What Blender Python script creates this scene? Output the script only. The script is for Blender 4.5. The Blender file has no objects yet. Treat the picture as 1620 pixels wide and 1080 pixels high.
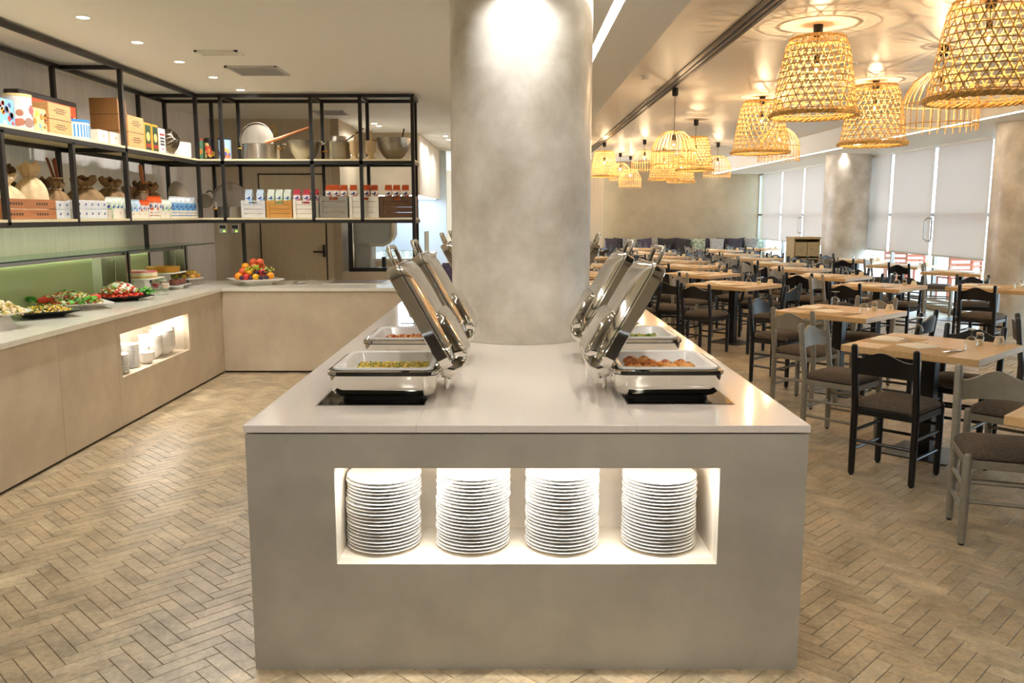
import bpy, math, random
from mathutils import Vector, Matrix, Euler
R = math.radians
random.seed(7)
SC = bpy.context.scene
COL = SC.collection

# ------------------------------------------------------------------ camera
FPX, PCX, PCY, CAM_H, HOR = 1340.0, 810.0, 540.0, 1.615, 340.0
TH = math.atan((PCY - HOR) / FPX)
cd = bpy.data.cameras.new('camera'); cam = bpy.data.objects.new('camera', cd); COL.objects.link(cam)
cam.location = (0, 0, CAM_H); cam.rotation_euler = (R(90) - TH, 0, 0)
cd.sensor_width = 36; cd.lens = 36 * FPX / 1620; cd.clip_end = 200; cd.clip_start = .05
SC.camera = cam
# ------------------------------------------------------------------ view and world
vs = SC.view_settings
vs.view_transform = 'Standard'; vs.look = 'None'; vs.gamma = 1; vs.use_curve_mapping = False
vs.exposure = 1.0
SC.cycles.diffuse_bounces = 7; SC.cycles.max_bounces = 14; SC.cycles.transparent_max_bounces = 24
W = bpy.data.worlds.new('world'); SC.world = W; W.use_nodes = True
W.node_tree.nodes['Background'].inputs[0].default_value = (.76, .88, 1.0, 1)
W.node_tree.nodes['Background'].inputs[1].default_value = 3.5

# ------------------------------------------------------------------ pixel helpers (photo 1620x1080 -> a direction)
_c, _s = math.cos(TH), math.sin(TH)
def ray(x, y):
    u = (x - PCX) / FPX; v = (y - PCY) / FPX
    return (u, _c - v * _s, -(_s + v * _c))
def atz(x, y, z):
    r = ray(x, y); t = (z - CAM_H) / r[2]; return (r[0] * t, r[1] * t)
def aty(x, y, Y):
    r = ray(x, y); t = Y / r[1]; return (r[0] * t, CAM_H + r[2] * t)
def atx(x, y, X):
    r = ray(x, y); t = X / r[0]; return (r[1] * t, CAM_H + r[2] * t)
def proj(X, Y, Z):
    d = Z - CAM_H; f = Y * _c - d * _s; dn = -(Y * _s) - d * _c
    return (PCX + FPX * X / f, PCY + FPX * dn / f)

# ------------------------------------------------------------------ lights
def warm(k):
    return {2700: (1, .80, .56), 3000: (1, .955, .90), 3500: (1, .98, .95), 4000: (.98, 1, 1), 6500: (.85, .93, 1)}[k]
def spot(loc, W_, k=3000, ang=110, blend=.7, size=.04, rot=(0, 0, 0)):
    l = bpy.data.lights.new('downlight_beam', 'SPOT'); l.energy = W_; l.color = warm(k)
    l.spot_size = R(ang); l.spot_blend = blend; l.shadow_soft_size = size
    o = bpy.data.objects.new('downlight_beam', l); COL.objects.link(o); o.location = loc; o.rotation_euler = rot
    return o
def area(loc, sx, sy, W_, k=3500, rot=(0, 0, 0), name='strip_light'):
    l = bpy.data.lights.new(name, 'AREA'); l.shape = 'RECTANGLE'; l.size = sx; l.size_y = sy; l.energy = W_; l.color = warm(k)
    o = bpy.data.objects.new(name, l); COL.objects.link(o); o.location = loc; o.rotation_euler = rot
    return o
BULB_W, DOWN_W = 58, 26

# ------------------------------------------------------------------ materials
def lin(c):
    f = lambda v: v / 12.92 if v <= .04045 else ((v + .055) / 1.055) ** 2.4
    return tuple(f(v / 255) for v in c) + (1,)
MATS = {}
def mat(name, c, rough=.5, metal=0, noise=0, nscale=6, c2=None, bump=0, bscale=40, spec=.5, emit=None, estr=0,
        trans=0, coat=0, stretch=None, obj_coords=True, detail=6):
    if name in MATS: return MATS[name]
    m = bpy.data.materials.new(name); m.use_nodes = True; MATS[name] = m
    nt = m.node_tree; b = nt.nodes['Principled BSDF']
    b.inputs['Base Color'].default_value = lin(c); b.inputs['Roughness'].default_value = rough
    b.inputs['Metallic'].default_value = metal; b.inputs['Specular IOR Level'].default_value = spec
    if coat: b.inputs['Coat Weight'].default_value = coat; b.inputs['Coat Roughness'].default_value = .12
    if emit: b.inputs['Emission Color'].default_value = lin(emit); b.inputs['Emission Strength'].default_value = estr
    tc = None
    def coord():
        nonlocal tc
        if tc is None:
            t = nt.nodes.new('ShaderNodeTexCoord'); tc = t.outputs['Object'] if obj_coords else None
            if not obj_coords:
                g = nt.nodes.new('ShaderNodeNewGeometry'); tc = g.outputs['Position']
            if stretch:
                mp = nt.nodes.new('ShaderNodeMapping'); mp.inputs['Scale'].default_value = stretch
                nt.links.new(tc, mp.inputs['Vector']); tc = mp.outputs[0]
        return tc
    if noise or c2:
        n = nt.nodes.new('ShaderNodeTexNoise'); n.inputs['Scale'].default_value = nscale; n.inputs['Detail'].default_value = detail
        n.inputs['Roughness'].default_value = .6; n.inputs['Distortion'].default_value = .2
        nt.links.new(coord(), n.inputs['Vector'])
        r = nt.nodes.new('ShaderNodeValToRGB'); r.color_ramp.elements[0].position = .33; r.color_ramp.elements[1].position = .68
        if c2 is None:
            r.color_ramp.elements[0].color = lin(tuple(max(0, v * (1 - noise)) for v in c)); r.color_ramp.elements[1].color = lin(tuple(min(255, v * (1 + noise)) for v in c))
        else:
            r.color_ramp.elements[0].color = lin(c); r.color_ramp.elements[1].color = lin(c2)
        nt.links.new(n.outputs['Fac'], r.inputs['Fac']); nt.links.new(r.outputs['Color'], b.inputs['Base Color'])
    if bump:
        n2 = nt.nodes.new('ShaderNodeTexNoise'); n2.inputs['Scale'].default_value = bscale; n2.inputs['Detail'].default_value = 4
        nt.links.new(coord(), n2.inputs['Vector'])
        bp = nt.nodes.new('ShaderNodeBump'); bp.inputs['Strength'].default_value = bump; bp.inputs['Distance'].default_value = .01
        nt.links.new(n2.outputs['Fac'], bp.inputs['Height']); nt.links.new(bp.outputs['Normal'], b.inputs['Normal'])
    return m
def mat_attr(name, rough=.5, mul_noise=0, nscale=8, spec=.5, stretch=None, world=False, bump=0):
    """base colour from the face-corner colour attribute 'col', broken up by noise"""
    if name in MATS: return MATS[name]
    m = bpy.data.materials.new(name); m.use_nodes = True; MATS[name] = m
    nt = m.node_tree; b = nt.nodes['Principled BSDF']; b.inputs['Roughness'].default_value = rough; b.inputs['Specular IOR Level'].default_value = spec
    a = nt.nodes.new('ShaderNodeAttribute'); a.attribute_name = 'col'; out = a.outputs['Color']
    if mul_noise:
        n = nt.nodes.new('ShaderNodeTexNoise'); n.inputs['Scale'].default_value = nscale; n.inputs['Detail'].default_value = 7; n.inputs['Roughness'].default_value = .68
        if world: v = nt.nodes.new('ShaderNodeNewGeometry').outputs['Position']
        else: v = nt.nodes.new('ShaderNodeTexCoord').outputs['Object']
        if stretch:
            mp = nt.nodes.new('ShaderNodeMapping'); mp.inputs['Scale'].default_value = stretch; nt.links.new(v, mp.inputs['Vector']); v = mp.outputs[0]
        nt.links.new(v, n.inputs['Vector'])
        mr = nt.nodes.new('ShaderNodeMapRange'); mr.inputs['From Min'].default_value = .3; mr.inputs['From Max'].default_value = .7
        mr.inputs['To Min'].default_value = 1 - mul_noise; mr.inputs['To Max'].default_value = 1 + mul_noise
        nt.links.new(n.outputs['Fac'], mr.inputs['Value'])
        mx = nt.nodes.new('ShaderNodeVectorMath'); mx.operation = 'SCALE'
        fac = mr.outputs[0]
        if world:
            n3 = nt.nodes.new('ShaderNodeTexNoise'); n3.inputs['Scale'].default_value = 42; n3.inputs['Detail'].default_value = 5; n3.inputs['Roughness'].default_value = .75; nt.links.new(v, n3.inputs['Vector'])
            m3 = nt.nodes.new('ShaderNodeMapRange'); m3.inputs['From Min'].default_value = .3; m3.inputs['From Max'].default_value = .7; m3.inputs['To Min'].default_value = .72; m3.inputs['To Max'].default_value = 1.22
            nt.links.new(n3.outputs['Fac'], m3.inputs['Value']); mm = nt.nodes.new('ShaderNodeMath'); mm.operation = 'MULTIPLY'; nt.links.new(fac, mm.inputs[0]); nt.links.new(m3.outputs[0], mm.inputs[1]); fac = mm.outputs[0]
        nt.links.new(out, mx.inputs[0]); nt.links.new(fac, mx.inputs['Scale']); out = mx.outputs[0]
        if bump:
            bp = nt.nodes.new('ShaderNodeBump'); bp.inputs['Strength'].default_value = bump; bp.inputs['Distance'].default_value = .004
            nt.links.new(n.outputs['Fac'], bp.inputs['Height']); nt.links.new(bp.outputs['Normal'], b.inputs['Normal'])
    nt.links.new(out, b.inputs['Base Color'])
    return m
def mat_wood(name, c, c2, rough=.45, scale=3, axis=0, coat=0):
    st = [1.6, 1.6, 1.6]
    for i in range(3):
        if i != axis: st[i] = 22
    return mat(name, c, rough, c2=c2, nscale=scale, stretch=tuple(st), bump=.05, bscale=scale * 4, coat=coat)
def mat_glass(name, tint=(235, 245, 242), gloss=.12, rough=.03, opacity=0, ocol=(200, 220, 200)):
    if name in MATS: return MATS[name]
    m = bpy.data.materials.new(name); m.use_nodes = True; MATS[name] = m
    nt = m.node_tree; nt.nodes.clear()
    o = nt.nodes.new('ShaderNodeOutputMaterial'); t = nt.nodes.new('ShaderNodeBsdfTransparent'); g = nt.nodes.new('ShaderNodeBsdfGlossy')
    t.inputs[0].default_value = lin(tint); g.inputs['Roughness'].default_value = rough; g.inputs[0].default_value = (.9, .95, .95, 1)
    lw = nt.nodes.new('ShaderNodeLayerWeight'); lw.inputs['Blend'].default_value = gloss
    mx = nt.nodes.new('ShaderNodeMixShader'); nt.links.new(lw.outputs['Facing'], mx.inputs[0]); nt.links.new(t.outputs[0], mx.inputs[1]); nt.links.new(g.outputs[0], mx.inputs[2])
    last = mx.outputs[0]
    if opacity:
        d = nt.nodes.new('ShaderNodeBsdfDiffuse'); d.inputs[0].default_value = lin(ocol)
        tl = nt.nodes.new('ShaderNodeBsdfTranslucent'); tl.inputs[0].default_value = lin(ocol)
        ms = nt.nodes.new('ShaderNodeMixShader'); ms.inputs[0].default_value = .5; nt.links.new(d.outputs[0], ms.inputs[1]); nt.links.new(tl.outputs[0], ms.inputs[2])
        m2 = nt.nodes.new('ShaderNodeMixShader'); m2.inputs[0].default_value = opacity; nt.links.new(last, m2.inputs[1]); nt.links.new(ms.outputs[0], m2.inputs[2]); last = m2.outputs[0]
    nt.links.new(last, o.inputs[0])
    return m
def mat_blind(name, c):
    m = bpy.data.materials.new(name); m.use_nodes = True; MATS[name] = m
    nt = m.node_tree; nt.nodes.clear(); o = nt.nodes.new('ShaderNodeOutputMaterial')
    d = nt.nodes.new('ShaderNodeBsdfDiffuse'); t = nt.nodes.new('ShaderNodeBsdfTranslucent')
    d.inputs[0].default_value = lin(c); t.inputs[0].default_value = lin(c)
    mx = nt.nodes.new('ShaderNodeMixShader'); mx.inputs[0].default_value = .38
    nt.links.new(d.outputs[0], mx.inputs[1]); nt.links.new(t.outputs[0], mx.inputs[2]); nt.links.new(mx.outputs[0], o.inputs[0])
    return m
def emis(name, c, s):
    return mat(name, c, emit=c, estr=s)

M_ISL = mat('microcement_grey', (164, 158, 145), .42, c2=(184, 178, 164), nscale=3.2, bump=.05, bscale=14)
M_COLM = mat('microcement_column', (180, 170, 154), .30, c2=(226, 219, 208), nscale=2.8, detail=12, bump=.06, bscale=9)
M_CTR = mat('microcement_tan', (188, 172, 149), .42, c2=(206, 191, 168), nscale=3.0, bump=.05, bscale=14)
M_NICHE = mat('niche_plaster', (222, 212, 196), .5, noise=.05, nscale=4)
M_TOP = mat('white_quartz', (232, 222, 212), .10, noise=.012, nscale=60, coat=.3)
M_TOP2 = mat('cream_quartz', (226, 222, 208), .14, noise=.02, nscale=30)
M_CEIL = mat('ceiling_paint', (242, 240, 232), .6)
M_CEILD = mat('satin_ceiling_paint', (232, 225, 213), .42, spec=.35)
M_WALL = mat('wall_plaster', (188, 183, 176), .6, noise=.03, nscale=2)
M_WALLW = mat('warm_wall_plaster', (176, 161, 136), .6, noise=.05, nscale=1.4)
M_WALLD = mat('taupe_wall_laminate', (198, 184, 160), .5, noise=.025, nscale=2, stretch=(12, 12, 1))
M_SHELFWALL = mat('pale_grey_wall', (224, 220, 217), .6, noise=.03, nscale=3, stretch=(8, 8, 1))
M_DARK = mat('dark_gap', (32, 26, 22), .7)
M_GROUT = mat('floor_grout', (46, 38, 30), .8)
M_TILE = mat_attr('wood_look_tile', .36, mul_noise=.36, nscale=5.5, world=True, bump=.12)
M_STEELB = mat('black_steel', (26, 23, 22), .42)
M_SHELF = mat_wood('pale_shelf_board', (214, 200, 160), (228, 216, 180), .5, 2, 1)
M_CHROME = mat('polished_steel', (214, 210, 202), .055, metal=1)
M_STEEL = mat('brushed_steel', (176, 172, 166), .3, metal=1)
M_POST = mat('guard_post_steel', (150, 144, 136), .26, metal=1)
M_ALU = mat('hammered_aluminium', (176, 169, 156), .32, metal=1, bump=.15, bscale=60)
M_ALUD = mat('dark_aluminium', (120, 110, 96), .3, metal=1, bump=.1, bscale=40)
M_BRASS = mat('brass', (196, 152, 62), .25, metal=1)
M_PORC = mat('white_porcelain', (236, 234, 230), .12)
M_BLACKG = mat('black_glass', (10, 10, 11), .06)
M_BLK = mat('black_plastic', (18, 17, 17), .45)
M_GASKET = mat('black_gasket', (20, 18, 16), .5)
M_WTBL = mat_wood('oak_table_top', (206, 166, 112), (222, 186, 136), .34, 2.2, 0)
M_CBLK = mat('black_painted_wood', (20, 18, 18), .30, noise=.15, nscale=20)
M_CGRY = mat('grey_painted_wood', (140, 132, 116), .36, noise=.05, nscale=20)
M_CDRK = mat('slate_painted_wood', (66, 62, 58), .34, noise=.06, nscale=20)
M_PAD = mat('brown_seat_fabric', (84, 72, 60), .85, noise=.14, nscale=60, bump=.12, bscale=220)
M_GLASS = mat_glass('clear_glass', (250, 252, 251), gloss=.16)
M_PANE = mat_glass('window_glass', (236, 244, 246), gloss=.06)
M_GUARD = mat_glass('green_edge_glass', (214, 232, 214), gloss=.15)
M_GGREEN = mat_glass('frosted_green_glass', (214, 226, 196), gloss=.1, opacity=.7, ocol=(224, 230, 202))
M_BLIND = mat_blind('roller_blind_fabric', (226, 220, 216))
M_BASKET = mat('woven_rattan', (224, 182, 108), .55, noise=.15, nscale=40)
M_CAGE = mat('pale_bamboo', (226, 184, 118), .5, noise=.1, nscale=30)
M_FIL = emis('glowing_filament', (255, 230, 196), 3300)
M_BULB = mat_glass('bulb_glass', (255, 244, 224), gloss=.1)
M_LEDD = emis('downlight_lens', (255, 240, 214), 14)
M_LEDS = emis('led_strip_lens', (255, 244, 224), 9)
M_WHITE = mat('white_plastic', (236, 234, 228), .4)
M_MAT = mat('brown_paper', (188, 158, 118), .8)
M_NAP = mat('cream_napkin', (246, 236, 216), .8)
M_COLR = mat_attr('printed_colours', .45)
M_FOOD = mat_attr('food_pieces', .42)
M_CRATEB = mat_wood('brown_crate_wood', (150, 92, 52), (176, 116, 70), .6, 4, 1)
M_CRATEO = mat_wood('honey_crate_wood', (176, 120, 44), (196, 142, 66), .55, 4, 0)
M_CRATEG = mat_wood('grey_crate_wood', (132, 126, 112), (150, 144, 130), .6, 4, 0)
M_CRATEL = mat_wood('pale_grey_crate_wood', (186, 184, 180), (204, 202, 198), .6, 4, 0)
M_CRATEW = mat_wood('white_crate_wood', (216, 208, 192), (228, 222, 208), .6, 4, 0)
M_CRATED = mat_wood('walnut_crate_wood', (84, 54, 30), (106, 72, 42), .5, 4, 0)
M_WINE = mat_wood('pine_wine_box', (190, 140, 86), (210, 162, 106), .5, 4, 1)
M_WINED = mat_wood('aged_pine', (130, 88, 42), (160, 114, 62), .5, 4, 1)
M_LINEN = mat('cream_linen', (220, 196, 154), .9, noise=.07, nscale=14, bump=.3, bscale=60)
M_BURLAP = mat('brown_burlap', (142, 114, 80), .95, noise=.12, nscale=14, bump=.4, bscale=60)
M_BURLAPD = mat('dark_burlap', (104, 84, 60), .95, noise=.12, nscale=14, bump=.4, bscale=60)
M_INK = mat('dark_print', (62, 44, 34), .7)
M_MORT = mat_wood('turned_wood', (204, 172, 124), (218, 190, 146), .5, 4, 2)
M_SPOON = mat_wood('spoon_wood', (176, 104, 52), (196, 124, 68), .45, 4, 0)
M_CINN = mat_wood('red_brown_sticks', (120, 58, 30), (150, 78, 42), .6, 5, 2)
# ------------------------------------------------------------------ mesh building
class MB:
    def __init__(s): s.v = []; s.f = []; s.c = []; s.M = Matrix(); s.col = None
    def add(s, vs, fs):
        n = len(s.v); s.v += [tuple(s.M @ Vector(p)) for p in vs]
        for f in fs: s.f.append(tuple(i + n for i in f)); s.c.append(s.col)
        return s
    def box(s, x0, y0, z0, x1, y1, z1, b=0):
        if x1 < x0: x0, x1 = x1, x0
        if y1 < y0: y0, y1 = y1, y0
        if z1 < z0: z0, z1 = z1, z0
        if not b:
            return s.add([(x0, y0, z0), (x1, y0, z0), (x1, y1, z0), (x0, y1, z0), (x0, y0, z1), (x1, y0, z1), (x1, y1, z1), (x0, y1, z1)],
                         [(0, 3, 2, 1), (4, 5, 6, 7), (0, 1, 5, 4), (1, 2, 6, 5), (2, 3, 7, 6), (3, 0, 4, 7)])
        b = min(b, (x1 - x0) * .45, (y1 - y0) * .45, (z1 - z0) * .45)
        vs = []; idx = {}
        for i, X in ((0, x0), (1, x1)):
            for j, Y in ((0, y0), (1, y1)):
                for k, Z in ((0, z0), (1, z1)):
                    sx, sy, sz = (1, -1)[i], (1, -1)[j], (1, -1)[k]
                    for a in range(3):
                        idx[(i, j, k, a)] = len(vs)
                        vs.append((X + (sx * b if a != 0 else 0), Y + (sy * b if a != 1 else 0), Z + (sz * b if a != 2 else 0)))
        fs = []
        q = [(0, 0), (1, 0), (1, 1), (0, 1)]
        for a in range(3):
            for e in (0, 1):
                f = []
                for (p, r) in q:
                    t = [0, 0, 0]; o = [n for n in range(3) if n != a]; t[a] = e; t[o[0]] = p; t[o[1]] = r
                    f.append(idx[tuple(t) + (a,)])
                fl = (e == 0) ^ (a == 1)
                fs.append(tuple(reversed(f)) if fl else tuple(f))
        for a in range(3):
            o = [n for n in range(3) if n != a]
            for e1 in (0, 1):
                for e2 in (0, 1):
                    t0 = [0, 0, 0]; t0[o[0]] = e1; t0[o[1]] = e2; t1 = list(t0); t1[a] = 1
                    f = [idx[tuple(t0) + (o[0],)], idx[tuple(t1) + (o[0],)], idx[tuple(t1) + (o[1],)], idx[tuple(t0) + (o[1],)]]
                    fs.append(tuple(f) if ((e1 + e2 + (a == 1)) % 2 == 0) else tuple(reversed(f)))
        for i in (0, 1):
            for j in (0, 1):
                for k in (0, 1):
                    f = [idx[(i, j, k, a)] for a in range(3)]
                    fs.append(tuple(f) if (i + j + k) % 2 == 1 else tuple(reversed(f)))
        return s.add(vs, fs)
    def cyl(s, p0, p1, r0, r1=None, n=12, caps=True):
        r1 = r0 if r1 is None else r1
        p0, p1 = Vector(p0), Vector(p1); d = (p1 - p0).normalized()
        a = d.orthogonal().normalized(); b = d.cross(a)
        vs = []
        for p, r in ((p0, r0), (p1, r1)):
            for i in range(n):
                t = 2 * math.pi * i / n; vs.append(p + a * math.cos(t) * r + b * math.sin(t) * r)
        fs = [(i, (i + 1) % n, n + (i + 1) % n, n + i) for i in range(n)]
        if caps: fs += [tuple(reversed(range(n))), tuple(range(n, 2 * n))]
        return s.add(vs, fs)
    def tube(s, path, r, n=8, closed=False, ry=None):
        P = [Vector(p) for p in path]; m = len(P); vs = []; ry = ry or r
        up = None
        for i in range(m):
            if closed: d = P[(i + 1) % m] - P[i - 1]
            else: d = P[min(i + 1, m - 1)] - P[max(i - 1, 0)]
            d.normalize()
            if up is None: up = Vector((0, 0, 1)) if abs(d.z) < .9 else Vector((1, 0, 0))
            a = up - d * up.dot(d); a.normalize(); up = a; b = d.cross(a)
            rr = r[i] if isinstance(r, (list, tuple)) else r
            r2 = rr if isinstance(r, (list, tuple)) else ry
            for k in range(n):
                t = 2 * math.pi * k / n; vs.append(P[i] + a * math.cos(t) * rr + b * math.sin(t) * r2)
        fs = []
        for i in range(m if closed else m - 1):
            j = (i + 1) % m
            for k in range(n): fs.append((i * n + k, i * n + (k + 1) % n, j * n + (k + 1) % n, j * n + k))
        if not closed: fs += [tuple(reversed(range(n))), tuple(range((m - 1) * n, m * n))]
        return s.add(vs, fs)
    def lathe(s, prof, n=20, c=(0, 0, 0), cap0=True, cap1=True):
        vs = []; fs = []
        for (r, z) in prof:
            for i in range(n):
                t = 2 * math.pi * i / n; vs.append((c[0] + r * math.cos(t), c[1] + r * math.sin(t), c[2] + z))
        for k in range(len(prof) - 1):
            for i in range(n): fs.append((k * n + i, k * n + (i + 1) % n, (k + 1) * n + (i + 1) % n, (k + 1) * n + i))
        if cap0: fs.append(tuple(reversed(range(n))))
        if cap1: fs.append(tuple(range((len(prof) - 1) * n, len(prof) * n)))
        return s.add(vs, fs)
    def loft(s, loops, cap0=True, cap1=True):
        n = len(loops[0]); vs = [p for l in loops for p in l]; fs = []
        for k in range(len(loops) - 1):
            for i in range(n): fs.append((k * n + i, k * n + (i + 1) % n, (k + 1) * n + (i + 1) % n, (k + 1) * n + i))
        if cap0: fs.append(tuple(reversed(range(n))))
        if cap1: fs.append(tuple(range((len(loops) - 1) * n, len(loops) * n)))
        return s.add(vs, fs)
    def prism(s, poly, z0, z1):
        return s.loft([[(x, y, z0) for x, y in poly], [(x, y, z1) for x, y in poly]])
    def ball(s, c, r, n=10, sz=1, m=6, jit=0):
        prof = [(max(r * math.sin(math.pi * k / m), r * .02), -r * sz * math.cos(math.pi * k / m)) for k in range(m + 1)]
        k0 = len(s.v); s.lathe(prof, n, c)
        if jit:
            for i in range(k0, len(s.v)):
                v = Vector(s.v[i]); s.v[i] = tuple(v + Vector((random.uniform(-jit, jit), random.uniform(-jit, jit), random.uniform(-jit, jit))))
        return s
    def grid(s, fn, nu, nv):
        vs = [fn(i / nu, j / nv) for j in range(nv + 1) for i in range(nu + 1)]
        fs = [(j * (nu + 1) + i, j * (nu + 1) + i + 1, (j + 1) * (nu + 1) + i + 1, (j + 1) * (nu + 1) + i) for j in range(nv) for i in range(nu)]
        return s.add(vs, fs)
    def mesh(s, name, m, smooth=35):
        me = bpy.data.meshes.new(name); me.from_pydata(s.v, [], s.f)
        if m: me.materials.append(m)
        if any(c is not None for c in s.c):
            at = me.color_attributes.new('col', 'FLOAT_COLOR', 'CORNER')
            buf = []
            for f, c in zip(s.f, s.c):
                q = lin(c) if c is not None else (.5, .5, .5, 1)
                buf += list(q) * len(f)
            at.data.foreach_set('color', buf)
        if smooth:
            me.polygons.foreach_set('use_smooth', [True] * len(me.polygons)); me.set_sharp_from_angle(angle=R(smooth))
        me.update(); return me
    def build(s, name, m, parent=None, smooth=35, loc=None, rz=0, kind=None, label=None):
        return put(name, s.mesh(name, m, smooth), parent, loc, rz, kind, label)
def put(name, me, parent=None, loc=None, rz=0, kind=None, label=None):
    o = bpy.data.objects.new(name, me); COL.objects.link(o)
    if parent: o.parent = parent
    if loc: o.location = loc
    if rz: o.rotation_euler = (0, 0, rz)
    if kind: o['kind'] = kind
    if label: o['label'] = label
    return o
def tag(o, label, cat, group=None, kind=None):
    o['label'] = label; o['category'] = cat
    if group: o['group'] = group
    if kind: o['kind'] = kind
    return o
def thing(name, label, cat, loc=(0, 0, 0), rz=0, group=None):
    o = bpy.data.objects.new(name, None); COL.objects.link(o); o.empty_display_size = .05
    o.location = loc; o.rotation_euler = (0, 0, rz)
    return tag(o, label, cat, group)
def structure(o, label=None):
    o['kind'] = 'structure'
    if label: o['label'] = label
    return o
def copy_tree(o, parent=None):
    c = o.copy(); COL.objects.link(c); c.parent = parent
    for ch in o.children: copy_tree(ch, c)
    return c
def dup(o, loc, rz=0, label=None, group=None, cat=None):
    c = copy_tree(o); c.location = loc; c.rotation_euler = (0, 0, rz)
    if label: c['label'] = label
    if group: c['group'] = group
    if cat: c['category'] = cat
    return c
def B(x0, y0, z0, x1, y1, z1, b=0): return MB().box(x0, y0, z0, x1, y1, z1, b)
def rrect(hx, hy, r, z, n=5, cx=0, cy=0):
    out = []
    for (sx, sy, a0) in ((1, 1, 0), (-1, 1, 90), (-1, -1, 180), (1, -1, 270)):
        for k in range(n + 1):
            a = R(a0 + 90 * k / n); out.append((cx + sx * (hx - r) + r * math.cos(a), cy + sy * (hy - r) + r * math.sin(a), z))
    return out
def text(name, s, size, m, parent, loc, rot):
    cu = bpy.data.curves.new(name, 'FONT'); cu.body = s; cu.size = size; cu.align_x = 'CENTER'; cu.align_y = 'CENTER'; cu.extrude = .0004
    cu.materials.append(m); to = bpy.data.objects.new(name, cu); COL.objects.link(to); dg = bpy.context.evaluated_depsgraph_get()
    me = bpy.data.meshes.new_from_object(to.evaluated_get(dg)); bpy.data.objects.remove(to)
    if not me.materials: me.materials.append(m)
    o = put(name, me, parent, loc); o.rotation_euler = rot
    return o

# ------------------------------------------------------------------ dimensions
X_LW, X_RW, Y_BK, Y_FR = -3.98, 7.45, 26.0, -3.0
Z_C, Z_D, Z_S = 2.86, 3.20, 2.84
IX0, IX1, IY0, IY1, IZ = -.925, 1.028, 2.84, 7.5, .90
X_LC, Y_BC, Z_CT = -2.97, 8.635, .88
SHX, SHXB, SHY, SHYB = -3.27, -3.77, 9.0, 9.45
Z_S1, Z_S2, Z_S3 = 1.585, 2.19, 2.81

# ------------------------------------------------------------------ floor: herringbone of wood-look tiles
floor = structure(B(X_LW - .3, Y_FR, -.12, X_RW + .1, Y_BK + .1, -.007).build('floor', M_GROUT, smooth=0), 'herringbone floor of wood-look tiles')
TW, TL = .0625, .25
TINTS = [(176, 158, 128), (172, 153, 122), (182, 163, 132), (166, 148, 118), (176, 157, 124), (184, 167, 137), (170, 152, 123), (162, 145, 117), (178, 157, 126), (172, 156, 127)]
def tile_geo(mb, hl, hw, z, cx=0, cy=0, a=0):
    c, s = math.cos(a), math.sin(a); b = .0016; g = .0010
    def P(x, y, zz): return (cx + x * c - y * s, cy + x * s + y * c, zz)
    hl -= g; hw -= g
    vs = [P(sx * hl, sy * hw, -.0065) for sx, sy in ((-1, -1), (1, -1), (1, 1), (-1, 1))] + \
         [P(sx * hl, sy * hw, z - b) for sx, sy in ((-1, -1), (1, -1), (1, 1), (-1, 1))] + \
         [P(sx * (hl - b), sy * (hw - b), z) for sx, sy in ((-1, -1), (1, -1), (1, 1), (-1, 1))]
    fs = [(8, 9, 10, 11)] + [(i, (i + 1) % 4, 4 + (i + 1) % 4, 4 + i) for i in range(4)] + [(4 + i, 4 + (i + 1) % 4, 8 + (i + 1) % 4, 8 + i) for i in range(4)]
    mb.add(vs, fs)
tiles = []
q2 = math.sqrt(.5)
for m_ in range(-14, 34):
    for k in range(-110, 340):
        for typ in (0, 1):
            if typ == 0: u, v = (k + 2) + 8 * m_, k + .5
            else: u, v = k + 4.5 + 8 * m_, k - 1
            u *= TW; v *= TW
            x = (u - v) * q2 + .148; y = (u + v) * q2 + .042
            if not (X_LC - .12 < x < X_RW - .02 and 1.2 < y < Y_BK - .1): continue
            if IX0 + .14 < x < IX1 - .14 and IY0 + .14 < y < IY1 - .14: continue
            if x < -2.0 and y > 11.3: continue
            if abs(x) > y * .66 + .5: continue
            tiles.append((x, y, R(45) if typ == 0 else R(135)))
def tvis(t):
    px, py = proj(t[0], t[1], 0)
    if not (-10 < px < 1630 and py < 1090): return False
    if IX0 - .05 < t[0] < IX1 + .05 and t[1] > IY0 - .03: return False
    if t[1] > IY0 and IX0 * t[1] / IY0 < t[0] < IX1 * t[1] / IY0: return False
    return t[0] > X_LC
tiles.sort(key=lambda t: t[1])
single = [t for t in tiles if tvis(t)][:300]; ss = set(single)
tmesh = []
for c in TINTS:
    mb = MB(); mb.col = c; tile_geo(mb, TL / 2, TW / 2, 0); tmesh.append(mb.mesh('floor_tile', M_TILE, smooth=0))
for t in single:
    put('floor_tile', random.choice(tmesh), floor, (t[0], t[1], random.uniform(-.0006, .0003)), t[2])
mb = MB()
for t in tiles:
    if t in ss: continue
    mb.col = random.choice(TINTS); tile_geo(mb, TL / 2, TW / 2, random.uniform(-.0006, .0003), t[0], t[1], t[2])
mb.build('floor_tiles_beyond', M_TILE, floor, smooth=0, kind='stuff')

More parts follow.
